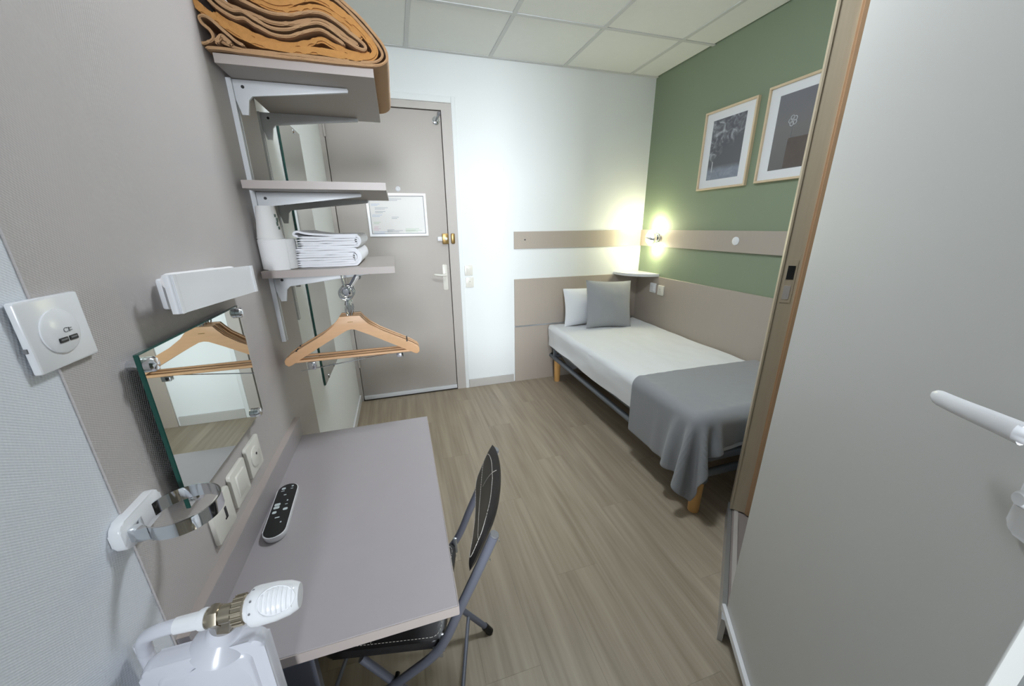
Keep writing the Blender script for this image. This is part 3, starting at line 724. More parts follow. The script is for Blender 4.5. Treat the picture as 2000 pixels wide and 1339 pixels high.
obj('border', ribbon(fold([(200, 20), (280, 110), (380, 190), (480, 222), (590, 248), (730, 285), (880, 278), (1030, 240), (1160, 222), (1280, 265), (1400, 335), (1490, 385)]), 0.0085, 1.200, 1.626, seed=9), m_blanket_b, bk)
obj('border', ribbon(fold([(110, -70), (160, 60), (230, 170), (330, 252), (430, 295), (510, 292), (590, 335), (720, 384), (860, 386), (1010, 338), (1150, 306), (1260, 350), (1360, 405)]), 0.0068, 1.192, 1.626, seed=7), m_blanket_b, bk)

def towel(label, x0, x1, z0, th, nfold, y0, y1, loc, flick=0):
    t = thing('folded_towel', label, 'towel', loc, group='white towels on the lowest shelf')
    H = th*nfold*2
    zc = z0+H/2
    for q in range(nfold):
        ro_ = (q+0.5)*th
        xr = x1-H/2
        pts = [(x0+0.004*(q % 2), zc-ro_), ((x0+xr)/2, zc-ro_-0.0004), (xr, zc-ro_)]
        pts += [(xr+ro_*math.sin(R(a)), zc-ro_*math.cos(R(a))) for a in (35, 65, 90, 115, 145)]
        pts += [(xr, zc+ro_), ((x0+xr)/2, zc+ro_+0.0006)]
        if flick and q == nfold-1: pts += [(x0+0.03, zc+ro_+0.006), (x0+0.006, zc+ro_+0.012), (x0-0.004, zc+ro_+0.004), (x0+0.010, zc+ro_-0.004)]
        else: pts += [(x0+0.003*(q % 3), zc+ro_+0.001)]
        obj('fold_layer', ribbon(pts, th*0.93, y0+0.002*q, y1, ny=5, wob=0.0022, k=4, seed=q*3.1+flick), m_towel, t)
    return t
towel('thick white folded towel lying under another on the lowest shelf', 0.118, 0.309, 1.2575, 0.0070, 4, 1.255, 1.56, (0.21, 1.41, 1.2567))
towel('thinner white folded towel on top of the other towel', 0.130, 0.312, 1.3142, 0.0066, 3, 1.262, 1.56, (0.22, 1.41, 1.314), 1)

# ------------------------------------------------------------------ hanger rod and coat hangers
hr = thing('hanger_rod', 'short chrome hanger rod hung under the lowest wall shelf', 'rod', (0.252, 1.43, 1.236))
obj('rod', tube(BM(), [(0.252, 1.222, 1.184), (0.252, 1.62, 1.184)], 0.0095, 20), m_chrome, hr)
obj('end_cap', lathe(BM(), [(0, 0.0075), (0.0015, 0.0075), (0.002, 0.0)], (0.252, 1.2215, 1.184), (0, -1, 0), 16), m_grey_pl, hr)
for yy in (1.228, 1.60):
    b = BM(); tube(b, [(0.252+0.0118*math.cos(R(a)), yy, 1.184+0.0118*math.sin(R(a))) for a in range(0, 360, 20)], 0.0028, 8, closed=True)
    cyl(b, (0.249, yy, 1.195), (0.245, yy, 1.236), 0.003, seg=10)
    obj('hook', b, m_chrome, hr)
obj('brace', tube(BM(), [(0.257, 1.27, 1.193), (0.285, 1.30, 1.236)], 0.003, 8), m_frame_st, hr)

hx, hz = 0.0, 0.0
def hanger_outline():
    up_ = [(0.030, -0.080), (0.038, -0.092), (0.052, -0.112), (0.085, -0.134), (0.125, -0.156), (0.162, -0.176), (0.186, -0.190), (0.2015, -0.201)]
    tip = [(0.207, -0.210), (0.2065, -0.222), (0.198, -0.229), (0.188, -0.226)]
    lo_ = [(0.160, -0.208), (0.125, -0.188), (0.085, -0.165), (0.045, -0.143), (0.012, -0.126)]
    rgt = up_+tip+lo_
    lft = [(-a, c) for a, c in rgt][::-1]
    return rgt+[(0, -0.1215)]+lft
def make_hanger(label, loc, rotz, clips=False):
    h = thing('coat_hanger', label, 'hanger', loc, rotz, group='wooden hangers under the shelf')
    b = BM(); prism(b, hanger_outline(), lambda u, v: (u, -0.0055, v), lambda u, v: (u, 0.0055, v), 0.0022)
    obj('shoulder', b, m_wood, h, local=True)
    b = BM(); cyl(b, (-0.185, 0, -0.216), (0.185, 0, -0.216), 0.0048, seg=14)
    obj('trouser_bar', b, m_wood, h, local=True)
    b = BM(); tube(b, [(0.0205*math.cos(R(a)), 0, -0.008+0.0215*math.sin(R(a))) for a in range(0, 360, 15)], 0.0024, 10, closed=True)
    obj('ring', b, m_chrome, h, local=True)
    b = BM(); lathe(b, [(0, 0.010), (0.006, 0.008), (0.012, 0.006)], (0, 0, -0.044), (0, 0, 1), 16); cyl(b, (0, 0, -0.044), (0, 0, -0.082), 0.0022, seg=10)
    tube(b, [(0.008, 0, -0.05), (0.010, 0.0, -0.066), (0.006, 0, -0.080)], 0.0018, 8); tube(b, [(-0.008, 0, -0.05), (-0.010, 0.0, -0.066), (-0.006, 0, -0.080)], 0.0018, 8)
    obj('hook_neck', b, m_chrome, h, local=True)
    for s in (-1, 1):
        obj('notch', box(BM(), (s*0.168-0.0025, -0.0058, -0.1815), (s*0.168+0.0025, 0.0058, -0.1785)), m_dark, h, local=True, smooth=False)
    if clips:
        obj('clip_bar', tube(BM(), [(-0.180, -0.006, -0.266), (0.150, 0.004, -0.232)], 0.0018, 8), m_chrome, h, local=True)
        for s, zz in ((-0.145, -0.250), (0.140, -0.236)):
            b = BM(); box(b, (s-0.012, -0.010, zz-0.014), (s+0.012, -0.004, zz+0.012), 0.002); box(b, (s-0.012, 0.002, zz-0.014), (s+0.012, 0.008, zz+0.012), 0.002); cyl(b, (s-0.012, -0.001, zz+0.006), (s+0.012, -0.001, zz+0.006), 0.004, seg=10)
            obj('clip', b, m_chrome, h, local=True)
    else:
        obj('stamp', box(BM(), (-0.008, -0.0062, -0.1005), (0.008, -0.0050, -0.0985)), m_brass, h, local=True, smooth=False)
    return h
HZ = 1.184
h1 = make_hanger('wooden coat hanger nearest to the desk, in front of the others', (0.250, 1.236, HZ), R(0))
h2 = dup(h1, (0.250, 1.2575, HZ), R(1.6), 'wooden coat hanger in the middle of three on the chrome rod')
h3 = make_hanger('wooden coat hanger with metal trouser clips, behind the other two', (0.250, 1.286, HZ), R(-1.5), True)

# ------------------------------------------------------------------ radiator and valve at the lower left
rd = thing('radiator', 'narrow white enamel radiator with rounded top below the pipe', 'radiator', (0.125, 0.44, 0))
b = BM()
pl = rrect(0.138, 0.78, 0.016, 6)
prism(b, pl, lambda u, v: (0.123+u, 0.452, 0.458+v), lambda u, v: (0.123+u, 0.428, 0.458+v), 0.007)
obj('body', b, m_white_enamel, rd)
b = BM(); prism(b, rrect(0.106, 0.748, 0.014, 6), lambda u, v: (0.123+u, 0.4285, 0.458+v), lambda u, v: (0.123+u*0.93, 0.4245, 0.458+v*0.985), 0.0015)
obj('front_panel', b, m_white_enamel, rd)
b = BM()
def dome(u, v):
    a = 2*math.pi*u; r = v
    return Vector((0.128+0.042*r*math.cos(a), 0.4248-0.007*(1-r*r) if r < 1 else 0.4248, 0.775+0.060*r*math.sin(a)*1.0))
grid_surface(b, dome, 28, 8)
obj('boss', b, m_white_enamel, rd)
obj('foot', box(BM(), (0.07, 0.432, 0.0), (0.18, 0.450, 0.085), 0.004), m_white_enamel, rd)
obj('collar', lathe(BM(), [(0, 0.036), (0.008, 0.031), (0.018, 0.021), (0.021, 0.0195), (0.034, 0.0165)], (0.138, 0.449, 0.838), (0.30, -0.10, 1), 24), m_white_enamel, rd)
va = obj('valve', cyl(BM(), (0.148, 0.445, 0.862), (0.158, 0.439, 0.897), 0.0135, 0.012, 6), m_nickel, rd, label='nickel brass valve body')
obj('valve_body', cyl(BM(), (0.136, 0.437, 0.8965), (0.184, 0.437, 0.8955), 0.0112, seg=18), m_nickel, va)
obj('nut', lathe(BM(), [(0, 0.0140), (0.004, 0.0150), (0.010, 0.0140)], (0.142, 0.437, 0.8965), (1, 0, 0), 6), m_nickel, va)
b = BM(); lathe(b, [(0, 0.0150), (0.002, 0.0172), (0.013, 0.0172), (0.015, 0.0150)], (0.167, 0.437, 0.896), (1, 0, 0), 20)
un = obj('union_ring', b, m_nickel, rd, label='ribbed nickel union ring')
for q in range(18):
    a_ = 2*math.pi*q/18
    c0 = Vector((0, math.cos(a_), math.sin(a_)))*0.0172
    obj('rib', tube(BM(), [Vector((0.1685, 0.437, 0.896))+c0, Vector((0.1805, 0.437, 0.896))+c0], 0.0012, 6), m_nickel, un)
ax = Vector((1, 0.02, -0.035)).normalized(); hb0 = Vector((0.181, 0.437, 0.8958))
b = BM(); lathe(b, [(0, 0.0150), (0.003, 0.0175), (0.006, 0.0178), (0.0065, 0.0215), (0.009, 0.0232), (0.016, 0.0238), (0.036, 0.0232), (0.052, 0.0205), (0.061, 0.0165), (0.063, 0.0150), (0.0635, 0.0)], hb0, ax, 40)
th_ = obj('thermostat_head', b, m_white_pl, rd)
side = Vector((0, -0.66, 0.75)); side = (side-ax*side.dot(ax)).normalized(); side2 = ax.cross(side)
def head_r(t_):
    P_ = [(0.009, 0.0232), (0.016, 0.0238), (0.036, 0.0232), (0.052, 0.0205), (0.061, 0.0165)]
    for (t0, r0), (t1, r1) in zip(P_, P_[1:]):
        if t0 <= t_ <= t1: return r0+(r1-r0)*(t_-t0)/(t1-t0)
    return P_[-1][1]
for q in range(7):
    t_ = 0.023+q*0.0054
    a0 = 40*math.sqrt(max(0.1, 1-((q-4.2)/5.0)**2))
    b = BM(); tube(b, [hb0+ax*t_+(side*math.cos(R(-a0+a0*2*k/12))+side2*math.sin(R(-a0+a0*2*k/12)))*(head_r(t_)) for k in range(13)], 0.0013, 6)
    obj('grip_ridge', b, m_white_pl, th_)
rim = []
for k in range(29):
    f_ = 2*math.pi*k/28
    t_ = 0.039+0.021*math.cos(f_); an = 46*math.sin(f_)
    rim.append(hb0+ax*t_+(side*math.cos(R(an))+side2*math.sin(R(an)))*(head_r(t_)+0.0002))
obj('grip_rim', tube(BM(), rim[:-1], 0.0011, 6, closed=True), m_white_pl, th_)
for q, an in enumerate((-52, -14, 20)):
    p = hb0+ax*0.0105+(side*math.cos(R(an))+side2*math.sin(R(an)))*0.0233
    obj('dial_mark', cyl(BM(), p-side*0.0008, p+side*0.0006, 0.0014, seg=8), m_grey_pl, th_)
b = BM()
tube(b, smooth_path([(0.138, 0.437, 0.8965), (0.120, 0.438, 0.8965), (0.098, 0.440, 0.8945), (0.076, 0.444, 0.888), (0.058, 0.452, 0.872), (0.046, 0.462, 0.84), (0.042, 0.466, 0.78), (0.042, 0.466, 0.02)], 6), 0.0082, 16)
obj('pipe', b, m_white_enamel, rd, label='white painted feed pipe')
b = BM(); lathe(b, [(0, 0.0096), (0.027, 0.0104), (0.028, 0.0122), (0.032, 0.0128), (0.036, 0.0122)], (0.103, 0.4395, 0.8945), Vector((1, -0.08, 0.06)), 22)
obj('pipe_sleeve', b, m_white_pl, rd)

# ------------------------------------------------------------------ bed
bd = thing('bed', 'single bed with grey steel base and wooden legs along the right wall', 'bed', (2.1, 2.0, 0))
y0b, y1b, x0b, x1b = 1.125, 2.925, 1.672, XR-0.022
for (xx, yy) in ((1.712, 1.155), (1.712, 2.845), (2.50, 1.155), (2.50, 2.845)):
    lg = obj('leg', lathe(BM(), [(0, 0.024), (0.003, 0.026), (0.20, 0.030)], (xx, yy, 0), (0, 0, 1), 24), m_legwood, bd, label='round wooden leg')
def rect_tube(name, pts, r, mm_): return obj(name, tube(BM(), pts, r, 10), mm_, bd)
b = BM(); tube(b, smooth_path([(x0b+0.02, y0b+0.12, 0.222), (x0b+0.02, y1b-0.12, 0.222), (x0b+0.03, y1b-0.03, 0.222), (x0b+0.12, y1b-0.02, 0.222), (x1b-0.12, y1b-0.02, 0.222), (x1b-0.03, y1b-0.03, 0.222), (x1b-0.02, y1b-0.12, 0.222), (x1b-0.02, y0b+0.12, 0.222), (x1b-0.03, y0b+0.03, 0.222), (x1b-0.12, y0b+0.02, 0.222), (x0b+0.12, y0b+0.02, 0.222), (x0b+0.03, y0b+0.03, 0.222)], 8, True), 0.020, 10, closed=True)
obj('lower_frame', b, m_bedsteel, bd)
b = BM()
box(b, (x0b+0.005, y0b, 0.300), (x0b+0.035, y1b, 0.335), 0.004); box(b, (x1b-0.035, y0b, 0.300), (x1b-0.005, y1b, 0.335), 0.004)
box(b, (x0b+0.035, y0b, 0.300), (x1b-0.035, y0b+0.03, 0.335), 0.004); box(b, (x0b+0.035, y1b-0.03, 0.300), (x1b-0.035, y1b, 0.335), 0.004)
obj('upper_frame', b, m_bedsteel, bd)
for (xx, yy) in ((x0b+0.02, 1.17), (x0b+0.02, 2.865), (x1b-0.02, 1.17), (x1b-0.02, 2.865)):
    obj('post', box(BM(), (xx-0.015, yy-0.012, 0.225), (xx+0.015, yy+0.012, 0.302), 0.003), m_bedsteel, bd)
for k in range(12):
    yy = y0b+0.10+k*(y1b-y0b-0.2)/11
    obj('slat', box(BM(), (x0b+0.03, yy-0.027, 0.318), (x1b-0.03, yy+0.027, 0.328)), m_wood, bd, smooth=False)
# sagging grey fabric below the head end
b = BM()
grid_surface(b, lambda u, v: Vector((x0b+0.035+0.02*v, y1b-0.12-0.42*u, 0.325-(0.085*math.sin(math.pi*u)+0.012*noise.noise(Vector((u*5, v*4, 0))))*(1-v)*1.0-0.01)), 16, 8)
obj('hanging_cover', b, m_greyfab, bd, label='grey fabric sagging under the head end')

mt = thing('mattress', 'mattress in a white sheet on the single bed', 'mattress', (2.1, 2.03, 0.335))
mx0, mx1, my0, my1, mz0, mz1 = 1.645, XR-0.0165, 1.135, 2.945, 0.337, 0.522
def superbox(nx, ny, x0, x1, y0, y1, z0, z1, r, wr=0.0, hem=0.0, seed=0):
    """soft box: top surface + sides wrapped by a profile"""
    bm = BM()
    # profile positions across x: left bottom up, across, right bottom
    def prof(s0, s1, n):
        out = []
        hgt = z1-z0-r
        for k in range(6): out.append((s0, z0+hgt*k/6, 0))
        for k in range(6): a = R(90*k/6); out.append((s0+r-r*math.cos(a), z1-r+r*math.sin(a), 0))
        for k in range(n+1): out.append((s0+r+(s1-s0-2*r)*k/n, z1, 1))
        for k in range(1, 7): a = R(90*k/6); out.append((s1-r+r*math.sin(a), z1-r+r*math.cos(a), 0))
        for k in range(1, 7): out.append((s1, z1-r-hgt*k/6, 0))
        return out
    px_, py_ = prof(x0, x1, nx), prof(y0, y1, ny)
    V = []
    for (ax_, az, _) in px_:
        row = []
        for (ay, bz, _) in py_:
            z = min(az, bz)
            cx, cy = ax_, ay
            # round vertical corners
            dx = max(x0+r-ax_, ax_-(x1-r), 0); dy = max(y0+r-ay, ay-(y1-r), 0)
            if dx > 0 and dy > 0:
                l = math.hypot(dx, dy)
                if l > r*1.0:
                    f = r/l
                    cx += (dx-dx*f)*(1 if ax_ < (x0+x1)/2 else -1); cy += (dy-dy*f)*(1 if ay < (y0+y1)/2 else -1)
            w = noise.noise(Vector((cx*6+seed, cy*3.2, z*9)))*wr+noise.noise(Vector((cx*17, cy*9+seed, z*20)))*wr*0.45
            row.append(bm.verts.new((cx-w*0.8*(z < z1-r*0.5), cy, z+w*(z > z1-r)-(hem*noise.noise(Vector((cx*3, cy*2.2, 4))) if az < z0+0.01 or bz < z0+0.01 else 0))))
        V.append(row)
    for i_ in range(len(V)-1):
        for j in range(len(V[0])-1): bm.faces.new((V[i_][j], V[i_+1][j], V[i_+1][j+1], V[i_][j+1]))
    bmesh.ops.remove_doubles(bm, verts=bm.verts, dist=0.0004)
    return bm
obj('sheet', superbox(40, 90, mx0, mx1, my0, my1, mz0, mz1, 0.045, 0.010, 0.03), m_sheet, mt)
obj('core', box(BM(), (mx0+0.02, my0+0.02, 0.3365), (mx1-0.02, my1-0.02, mz0+0.1)), m_sheet, mt, smooth=False)

# grey blanket across the foot end
cx0, cy0 = mx0+0.004, my0+0.004
topz = mz1+0.012
import numpy as np
def draped_throw():
    """position-based cloth: the throw laid flat at mattress height settles over the foot corner"""
    NU, NV = 72, 44
    xr, yt, zt, rr = mx1-0.010, 1.632, mz1+0.010, 0.045
    over = 0.315
    U = np.linspace(0, 1, NU+1)[:, None]; V = np.linspace(0, 1, NV+1)[None, :]
    width = (xr-cx0)+over
    foot = 0.150+0.085*np.clip((U-0.55)/0.45, 0, 1)
    X0 = xr-U*width+0*V; Y0 = yt-V*((yt-cy0)+foot)+0.012*np.sin(3.1*U)*(1-V)
    P = np.stack([X0, Y0, np.full_like(X0, zt+0.004)], -1); rest = P.copy()
    rest[..., 2] = 0
    free = ((X0 < cx0+0.05) | (Y0 < cy0+0.05)).astype(float)[..., None]
    rng = np.random.RandomState(3)
    P[..., 2] += 0.004*rng.rand(NU+1, NV+1)
    Q = P.copy()
    links = []
    for du, dv_, k in ((1, 0, 1.0), (0, 1, 1.0), (1, 1, 0.7), (1, -1, 0.7), (2, 0, 0.28), (0, 2, 0.28)):
        if dv_ >= 0: sa = (slice(0, NU+1-du), slice(0, NV+1-dv_)); sb = (slice(du, NU+1), slice(dv_, NV+1))
        else: sa = (slice(0, NU+1-du), slice(-dv_, NV+1)); sb = (slice(du, NU+1), slice(0, NV+1+dv_))
        L = np.linalg.norm(rest[sa]-rest[sb], axis=-1, keepdims=True)
        links.append((sa, sb, L, k))
    lo = np.array([cx0+rr, cy0+rr]); hi = np.array([xr+0.5, 9.0])
    off = 0.010
    for it in range(380):
        vel = (P-Q)*0.94
        Q = P.copy()
        P = P+free*(vel+np.array([0, 0, -0.0006]))
        for sub in range(14):
            for sa, sb, L, k in links:
                d = P[sb]-P[sa]; l = np.linalg.norm(d, axis=-1, keepdims=True)
                corr = d*((l-L)/np.maximum(l, 1e-6))*0.5*k
                wa, wb = free[sa], free[sb]
                P[sa] += corr*wa*0.5*1.2; P[sb] -= corr*wb*0.5*1.2
            # mattress collider: rounded box open downwards
            q = np.stack([np.clip(P[..., 0], lo[0], hi[0]), np.clip(P[..., 1], lo[1], hi[1]), np.minimum(P[..., 2], zt-rr)], -1)
            d = P-q; l = np.linalg.norm(d, axis=-1, keepdims=True)
            R_ = rr+off
            push = np.where(l < R_, 1.0, 0.0)*free
            P = P*(1-push)+push*(q+d/np.maximum(l, 1e-5)*R_)
            P[..., 2] = np.maximum(P[..., 2], 0.03)
    return P
TP = draped_throw()
b = BM(); TV = [[b.verts.new(TP[i_, j]) for j in range(TP.shape[1])] for i_ in range(TP.shape[0])]
for i_ in range(len(TV)-1):
    for j in range(len(TV[0])-1): b.faces.new((TV[i_][j], TV[i_+1][j], TV[i_+1][j+1], TV[i_][j+1]))
ob = obj('foot_blanket', b, m_greycloth, None, label='grey linen throw draped over the foot end of the bed', cat='blanket')
sm = ob.modifiers.new('thickness', 'SOLIDIFY'); sm.thickness = 0.003; sm.offset = 1
sb_ = ob.modifiers.new('soft', 'SUBSURF'); sb_.levels = 1; sb_.render_levels = 1

def pillow(name, w, h, th, M, material, label, cat, power=0.55, pinch=0.06, seed=0):
    bm = BM(); N = 26
    def f(sgn):
        def g(u, v):
            a, c = 2*u-1, 2*v-1
            ed = max(0.0, (1-a*a))*max(0.0, (1-c*c))
            t_ = th/2*ed**power
            sx_ = 1-pinch*(1-abs(a))**0.8*0+pinch*abs(c)**3*0; 
            X = a*w/2*(1-pinch*(1-c*c)); Z = c*h/2*(1-pinch*(1-a*a))
            wv = 0.004*noise.noise(Vector((a*3+seed, c*3, sgn*2)))*ed**0.3
            return M @ Vector((X, sgn*(t_)+wv, Z))
        return g
    grid_surface(bm, f(1), N, N); grid_surface(bm, f(-1), N, N)
    bmesh.ops.remove_doubles(bm, verts=bm.verts, dist=0.0006)
    return obj(name, bm, material, None, label=label, cat=cat)
def place(loc, rx, ry, rz): return Matrix.Translation(loc) @ Matrix.Rotation(rz, 4, 'Z') @ Matrix.Rotation(rx, 4, 'X') @ Matrix.Rotation(ry, 4, 'Y')
pillow('pillow', 0.56, 0.33, 0.14, place((2.03, 2.845, 0.688), R(-9), R(0), R(2)), m_pillow, 'white pillow standing behind the grey cushion', 'pillow', seed=3)
pillow('cushion', 0.425, 0.405, 0.12, place((2.115, 2.705, 0.722), R(-14), R(3), R(-3)), m_cushion, 'square grey cushion leaning on the white pillow', 'cushion', seed=8)

# ------------------------------------------------------------------ pictures
def photo_mat(name, kind):
    M = bpy.data.materials.new(name); M.use_nodes = True; nt = M.node_tree; bs = nt.nodes['Principled BSDF']
    bs.inputs['Roughness'].default_value = 0.25
    tc = nt.nodes.new('ShaderNodeTexCoord'); mp = nt.nodes.new('ShaderNodeMapping'); nt.links.new(tc.outputs['Generated'], mp.inputs[0])
    n = nt.nodes.new('ShaderNodeTexNoise'); n.inputs['Scale'].default_value = 4.0; n.inputs['Detail'].default_value = 8; n.inputs['Distortion'].default_value = 1.2
    mp.inputs['Scale'].default_value = (1, 1.2, 1.9); nt.links.new(mp.outputs[0], n.inputs['Vector'])
    sp = nt.nodes.new('ShaderNodeSeparateXYZ'); nt.links.new(tc.outputs['Generated'], sp.inputs[0])
    def ramp(src, els):
        r = nt.nodes.new('ShaderNodeValToRGB'); nt.links.new(src, r.inputs[0])
        r.color_ramp.elements[0].position, r.color_ramp.elements[0].color = els[0][0], els[0][1]
        r.color_ramp.elements[1].position, r.color_ramp.elements[1].color = els[-1][0], els[-1][1]
        for p, c in els[1:-1]:
            e = r.color_ramp.elements.new(p); e.color = c
        return r.outputs[0]
    def mix(f, a, c):
        k = nt.nodes.new('ShaderNodeMix'); k.data_type = 'RGBA'
        for ix, v in ((0, f), (6, a), (7, c)):
            if isinstance(v, tuple): k.inputs[ix].default_value = v
            else: nt.links.new(v, k.inputs[ix])
        return k.outputs[2]
    bk_, wh = (0, 0, 0, 1), (1, 1, 1, 1)
    cloud = ramp(n.outputs[0], [(0.42, lin((92, 93, 100))), (0.56, lin((124, 126, 134))), (0.72, lin((186, 190, 198)))])
    if kind == 1:
        # storm sky above a dark slope, pale water below
        dg = nt.nodes.new('ShaderNodeMath'); dg.operation = 'MULTIPLY_ADD'; nt.links.new(sp.outputs[1], dg.inputs[0]); dg.inputs[1].default_value = 0.42; nt.links.new(sp.outputs[2], dg.inputs[2])
        skym = ramp(dg.outputs[0], [(0.66, bk_), (0.80, wh)])
        base = mix(skym, lin((96, 97, 103)), cloud)
        water = ramp(sp.outputs[2], [(0.14, wh), (0.24, bk_)])
        base = mix(water, base, mix(n.outputs[0], lin((98, 102, 116)), lin((160, 168, 184))))
    else:
        base = ramp(sp.outputs[2], [(0.0, lin((104, 102, 102))), (0.55, lin((118, 116, 116))), (1.0, lin((116, 116, 124)))])
    nt.links.new(base, bs.inputs['Base Color'])
    return M
def picture(y0, y1, z0, z1, my, mz, label, pm, kind):
    X = XR
    t = thing('framed_picture', label, 'picture', (X, (y0+y1)/2, (z0+z1)/2), group='framed prints on the green wall')
    fw_ = 0.012; d = 0.022
    b = BM(); box(b, (X-d, y0, z0), (X, y1, z0+fw_), 0.001, 1); box(b, (X-d, y0, z1-fw_), (X, y1, z1), 0.001, 1); box(b, (X-d, y0, z0+fw_), (X, y0+fw_, z1-fw_), 0.001, 1); box(b, (X-d, y1-fw_, z0+fw_), (X, y1, z1-fw_), 0.001, 1)
    obj('frame', b, m_pic_wood, t, smooth=False)
    mo = obj('mount', box(BM(), (X-0.010, y0+fw_, z0+fw_), (X-0.001, y1-fw_, z1-fw_)), m_mat, t, smooth=False)
    pr = obj('print', box(BM(), (X-0.0108, y0+my, z0+mz), (X-0.0098, y1-my, z1-mz)), pm, t, smooth=False)
    if kind == 2:
        b = BM(); box(b, (X-0.0114, y0+my, z0+mz+0.006), (X-0.0106, y0+my+0.17, z0+mz+0.155))
        obj('print_block', b, mat('brown_print', (92, 82, 78), 0.4, var=0.15, vscale=30), pr, smooth=False)
        b = BM()
        for q in range(5):
            c0 = Vector((X-0.0111, y0+my+0.16+0.014*math.cos(q*1.256), 1.905+0.016*math.sin(q*1.256)))
            tube(b, [c0+Vector((0, 0.010*math.cos(R(a)), 0.011*math.sin(R(a)))) for a in range(0, 360, 36)], 0.0022, 5, closed=True)
        obj('print_flower', b, m_print_grey, pr)
        b = BM(); box(b, (X-0.0114, y0+my+0.156, 1.82), (X-0.0106, y0+my+0.160, 1.89)); obj('print_stem', b, m_grey_pl, pr, smooth=False)
    else:
        b = BM(); box(b, (X-0.0114, y1-my-0.040, z0+mz+0.05), (X-0.0106, y1-my-0.034, z0+mz+0.115)); obj('print_tower', b, m_print_grey, pr, smooth=False)
picture(1.945, 2.345, 1.600, 2.093, 0.071, 0.062, 'smaller-looking framed grey cloud landscape, nearer the lamp', photo_mat('storm_print', 1), 1)
picture(1.478, 1.880, 1.604, 2.106, 0.071, 0.060, 'framed grey print with a flower, partly hidden by the wooden jamb', photo_mat('flower_print', 2), 2)
bpy.data.objects['framed_picture']['label'] = 'framed grey landscape print with clouds, nearer the corner lamp'

# ------------------------------------------------------------------ folding chair
ROT = -R(15.07)
bv, lv = Vector((0.9656, -0.26, 0)), Vector((0.26, 0.9656, 0))
co = bv*0.10+lv*0.8695
ch = thing('folding_chair', 'black padded folding chair with grey tube frame pushed under the desk', 'chair', co, ROT)
def C(bb, ll, z): return (bb-0.10, ll-0.8695, z)
LN, LF = 0.716, 1.023
for ll in (LN, LF):
    p = smooth_path([C(.381, ll, .750), C(.338, ll, .640), C(.296, ll, .537), C(.262, ll, .450), C(.228, ll, .392), C(.165, ll, .330), C(.06, ll, .232), C(-.19, ll, .008)], 5)
    fr = obj('front_leg', tube(BM(), p, 0.0108, 14), m_frame_st, ch, local=True)
    obj('foot_cap', cyl(BM(), C(-.165, ll, .030), C(-.196, ll, .001), 0.0128, seg=14), m_dark, fr, local=False) if False else None
    obj('tube_plug', cyl(BM(), C(.3795, ll, .747), C(.3822, ll, .7535), 0.0098, seg=14), m_grey_pl, ch, local=True)
    l2 = ll+(0.016 if ll == LN else -0.016)
    obj('rear_leg', tube(BM(), [C(.045, l2, .366), C(.335, ll, .020)], 0.0098, 14), m_frame_st, ch, local=True)
    obj('foot_cap', cyl(BM(), C(.325, ll, .030), C(.3445, ll, .0015), 0.0125, seg=14), m_dark, ch, local=True, label='black foot cap')
    obj('foot_cap', cyl(BM(), C(-.160, ll, .034), C(-.190, ll, .0065), 0.0128, seg=14), m_dark, ch, local=True, label='black foot cap')
    b = BM(); s_ = 1 if ll == LN else -1
    box(b, C(.222, ll+s_*0.009, .365), C(.246, ll+s_*0.014, .402), 0.002); box(b, C(.240, ll+s_*0.009, .385), C(.252, ll+s_*0.016, .442), 0.002)
    obj('hinge_link', b, m_alu, ch, local=True)
    obj('pivot', cyl(BM(), C(.123, ll-s_*0.012, .290), C(.123, ll+s_*0.026, .290), 0.006, seg=12), m_dark, ch, local=True)
obj('cross_bar', cyl(BM(), C(.272, LN, .092), C(.272, LF, .092), 0.0062, seg=12), m_frame_st, ch, local=True)
obj('cross_bar', cyl(BM(), C(-.10, LN, .090), C(-.10, LF, .090), 0.0062, seg=12), m_frame_st, ch, local=True)
# seat pad
sw, sl = 0.300, 0.286
sc_ = C(0.100, 0.8695, 0.0)
def seat_z(a): return 0.369+0.030*(a/sw+0.5)
b = BM(); prism(b, rrect(sw, sl, 0.028, 6), lambda u, v: (sc_[0]+u, sc_[1]+v, seat_z(u)), lambda u, v: (sc_[0]+u, sc_[1]+v, seat_z(u)+0.024), 0.006)
seat = obj('seat', b, m_leather, ch, local=True, label='black leatherette seat pad with white stitching')
def stitches(path, dash=0.0055, gap=0.0035, r=0.0007):
    bb = BM(); pts = [Vector(p) for p in path]
    for A_, B_ in zip(pts, pts[1:]):
        L = (B_-A_).length; d = (B_-A_)/max(L, 1e-6); s = 0.0
        while s < L-0.001:
            cyl(bb, A_+d*s, A_+d*min(s+dash, L), r, seg=5); s += dash+gap
    return bb
pth = [(sc_[0]+u, sc_[1]+v, seat_z(u)+0.0242) for u, v in rrect(sw-0.020, sl-0.020, 0.022, 4)]
obj('stitching', stitches(pth+[pth[0]]), m_thread, seat, local=False if False else True)
st_ = bpy.data.objects[-1] if False else None
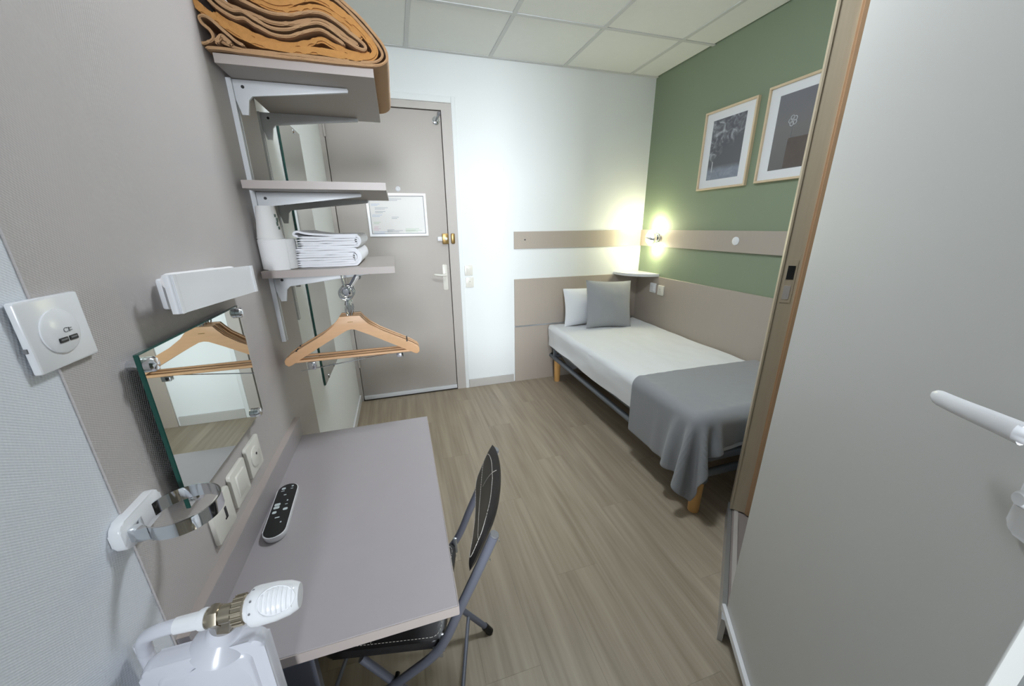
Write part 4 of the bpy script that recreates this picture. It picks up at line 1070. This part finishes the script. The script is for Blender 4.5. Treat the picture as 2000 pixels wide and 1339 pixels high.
pth = [(sc_[0]-0.03, sc_[1]-sl/2+0.012, seat_z(-0.03)+0.0243), (sc_[0]-0.03, sc_[1]+sl/2-0.012, seat_z(-0.03)+0.0243)]
obj('stitching', stitches(pth), m_thread, seat, local=True)
# curved backrest pad between the tubes
def back_pt(u, v, d):
    ll = LN+0.004+(LF-LN-0.008)*u
    bul = 0.014*(1-(2*u-1)**2)
    hgt = 0.158*(1-0.22*abs(2*u-1)**3)
    z = 0.705+(v-0.5)*hgt+0.004
    bb = 0.338+(z-0.640)*0.39+bul-0.0125-d
    return Vector(C(bb, ll, z))
b = BM(); NU, NV = 28, 12
def soft(u, v): return 0.013*(max(0, 1-(2*u-1)**8)*max(0, 1-(2*v-1)**6))**0.5
grid_surface(b, lambda u, v: back_pt(u, v, 0.004+soft(u, v)), NU, NV); grid_surface(b, lambda u, v: back_pt(u, v, 0.004-soft(u, v)*0.8), NU, NV)
bmesh.ops.remove_doubles(b, verts=b.verts, dist=0.0004)
back = obj('backrest', b, m_leather, ch, local=True, label='curved black backrest pad with white stitching')
def on_back(u, v): return back_pt(u, v, 0.0046+soft(u, v))
loop = [on_back(0.5+0.46*sgn*math.copysign(abs(math.cos(a))**0.35, math.cos(a)), 0.5+0.40*math.copysign(abs(math.sin(a))**0.35, math.sin(a))) for sgn in (1,) for a in [2*math.pi*k/64 for k in range(65)]]
obj('stitching', stitches(loop, 0.005, 0.002), m_thread, back, local=True)
obj('stitching', stitches([on_back(0.04+0.92*k/40, 0.60-0.26*math.sin(math.pi*k/40)) for k in range(41)], 0.005, 0.002), m_thread, back, local=True)
obj('stitching', stitches([on_back(0.55+0.12*math.sin(k/12*1.4), 0.98-0.50*k/12) for k in range(13)], 0.005, 0.002), m_thread, back, local=True)
for ll in (LN, LF):
    s_ = -1
    for zz, bb in ((.742, .3905), (.690, .370)):
        obj('rivet', lathe(BM(), [(0, 0.003), (0.0015, 0.0028), (0.002, 0.0)], C(bb, ll-0.002, zz-0.006), (1, -0.1, 0.1), 10), m_chrome, ch, local=True)
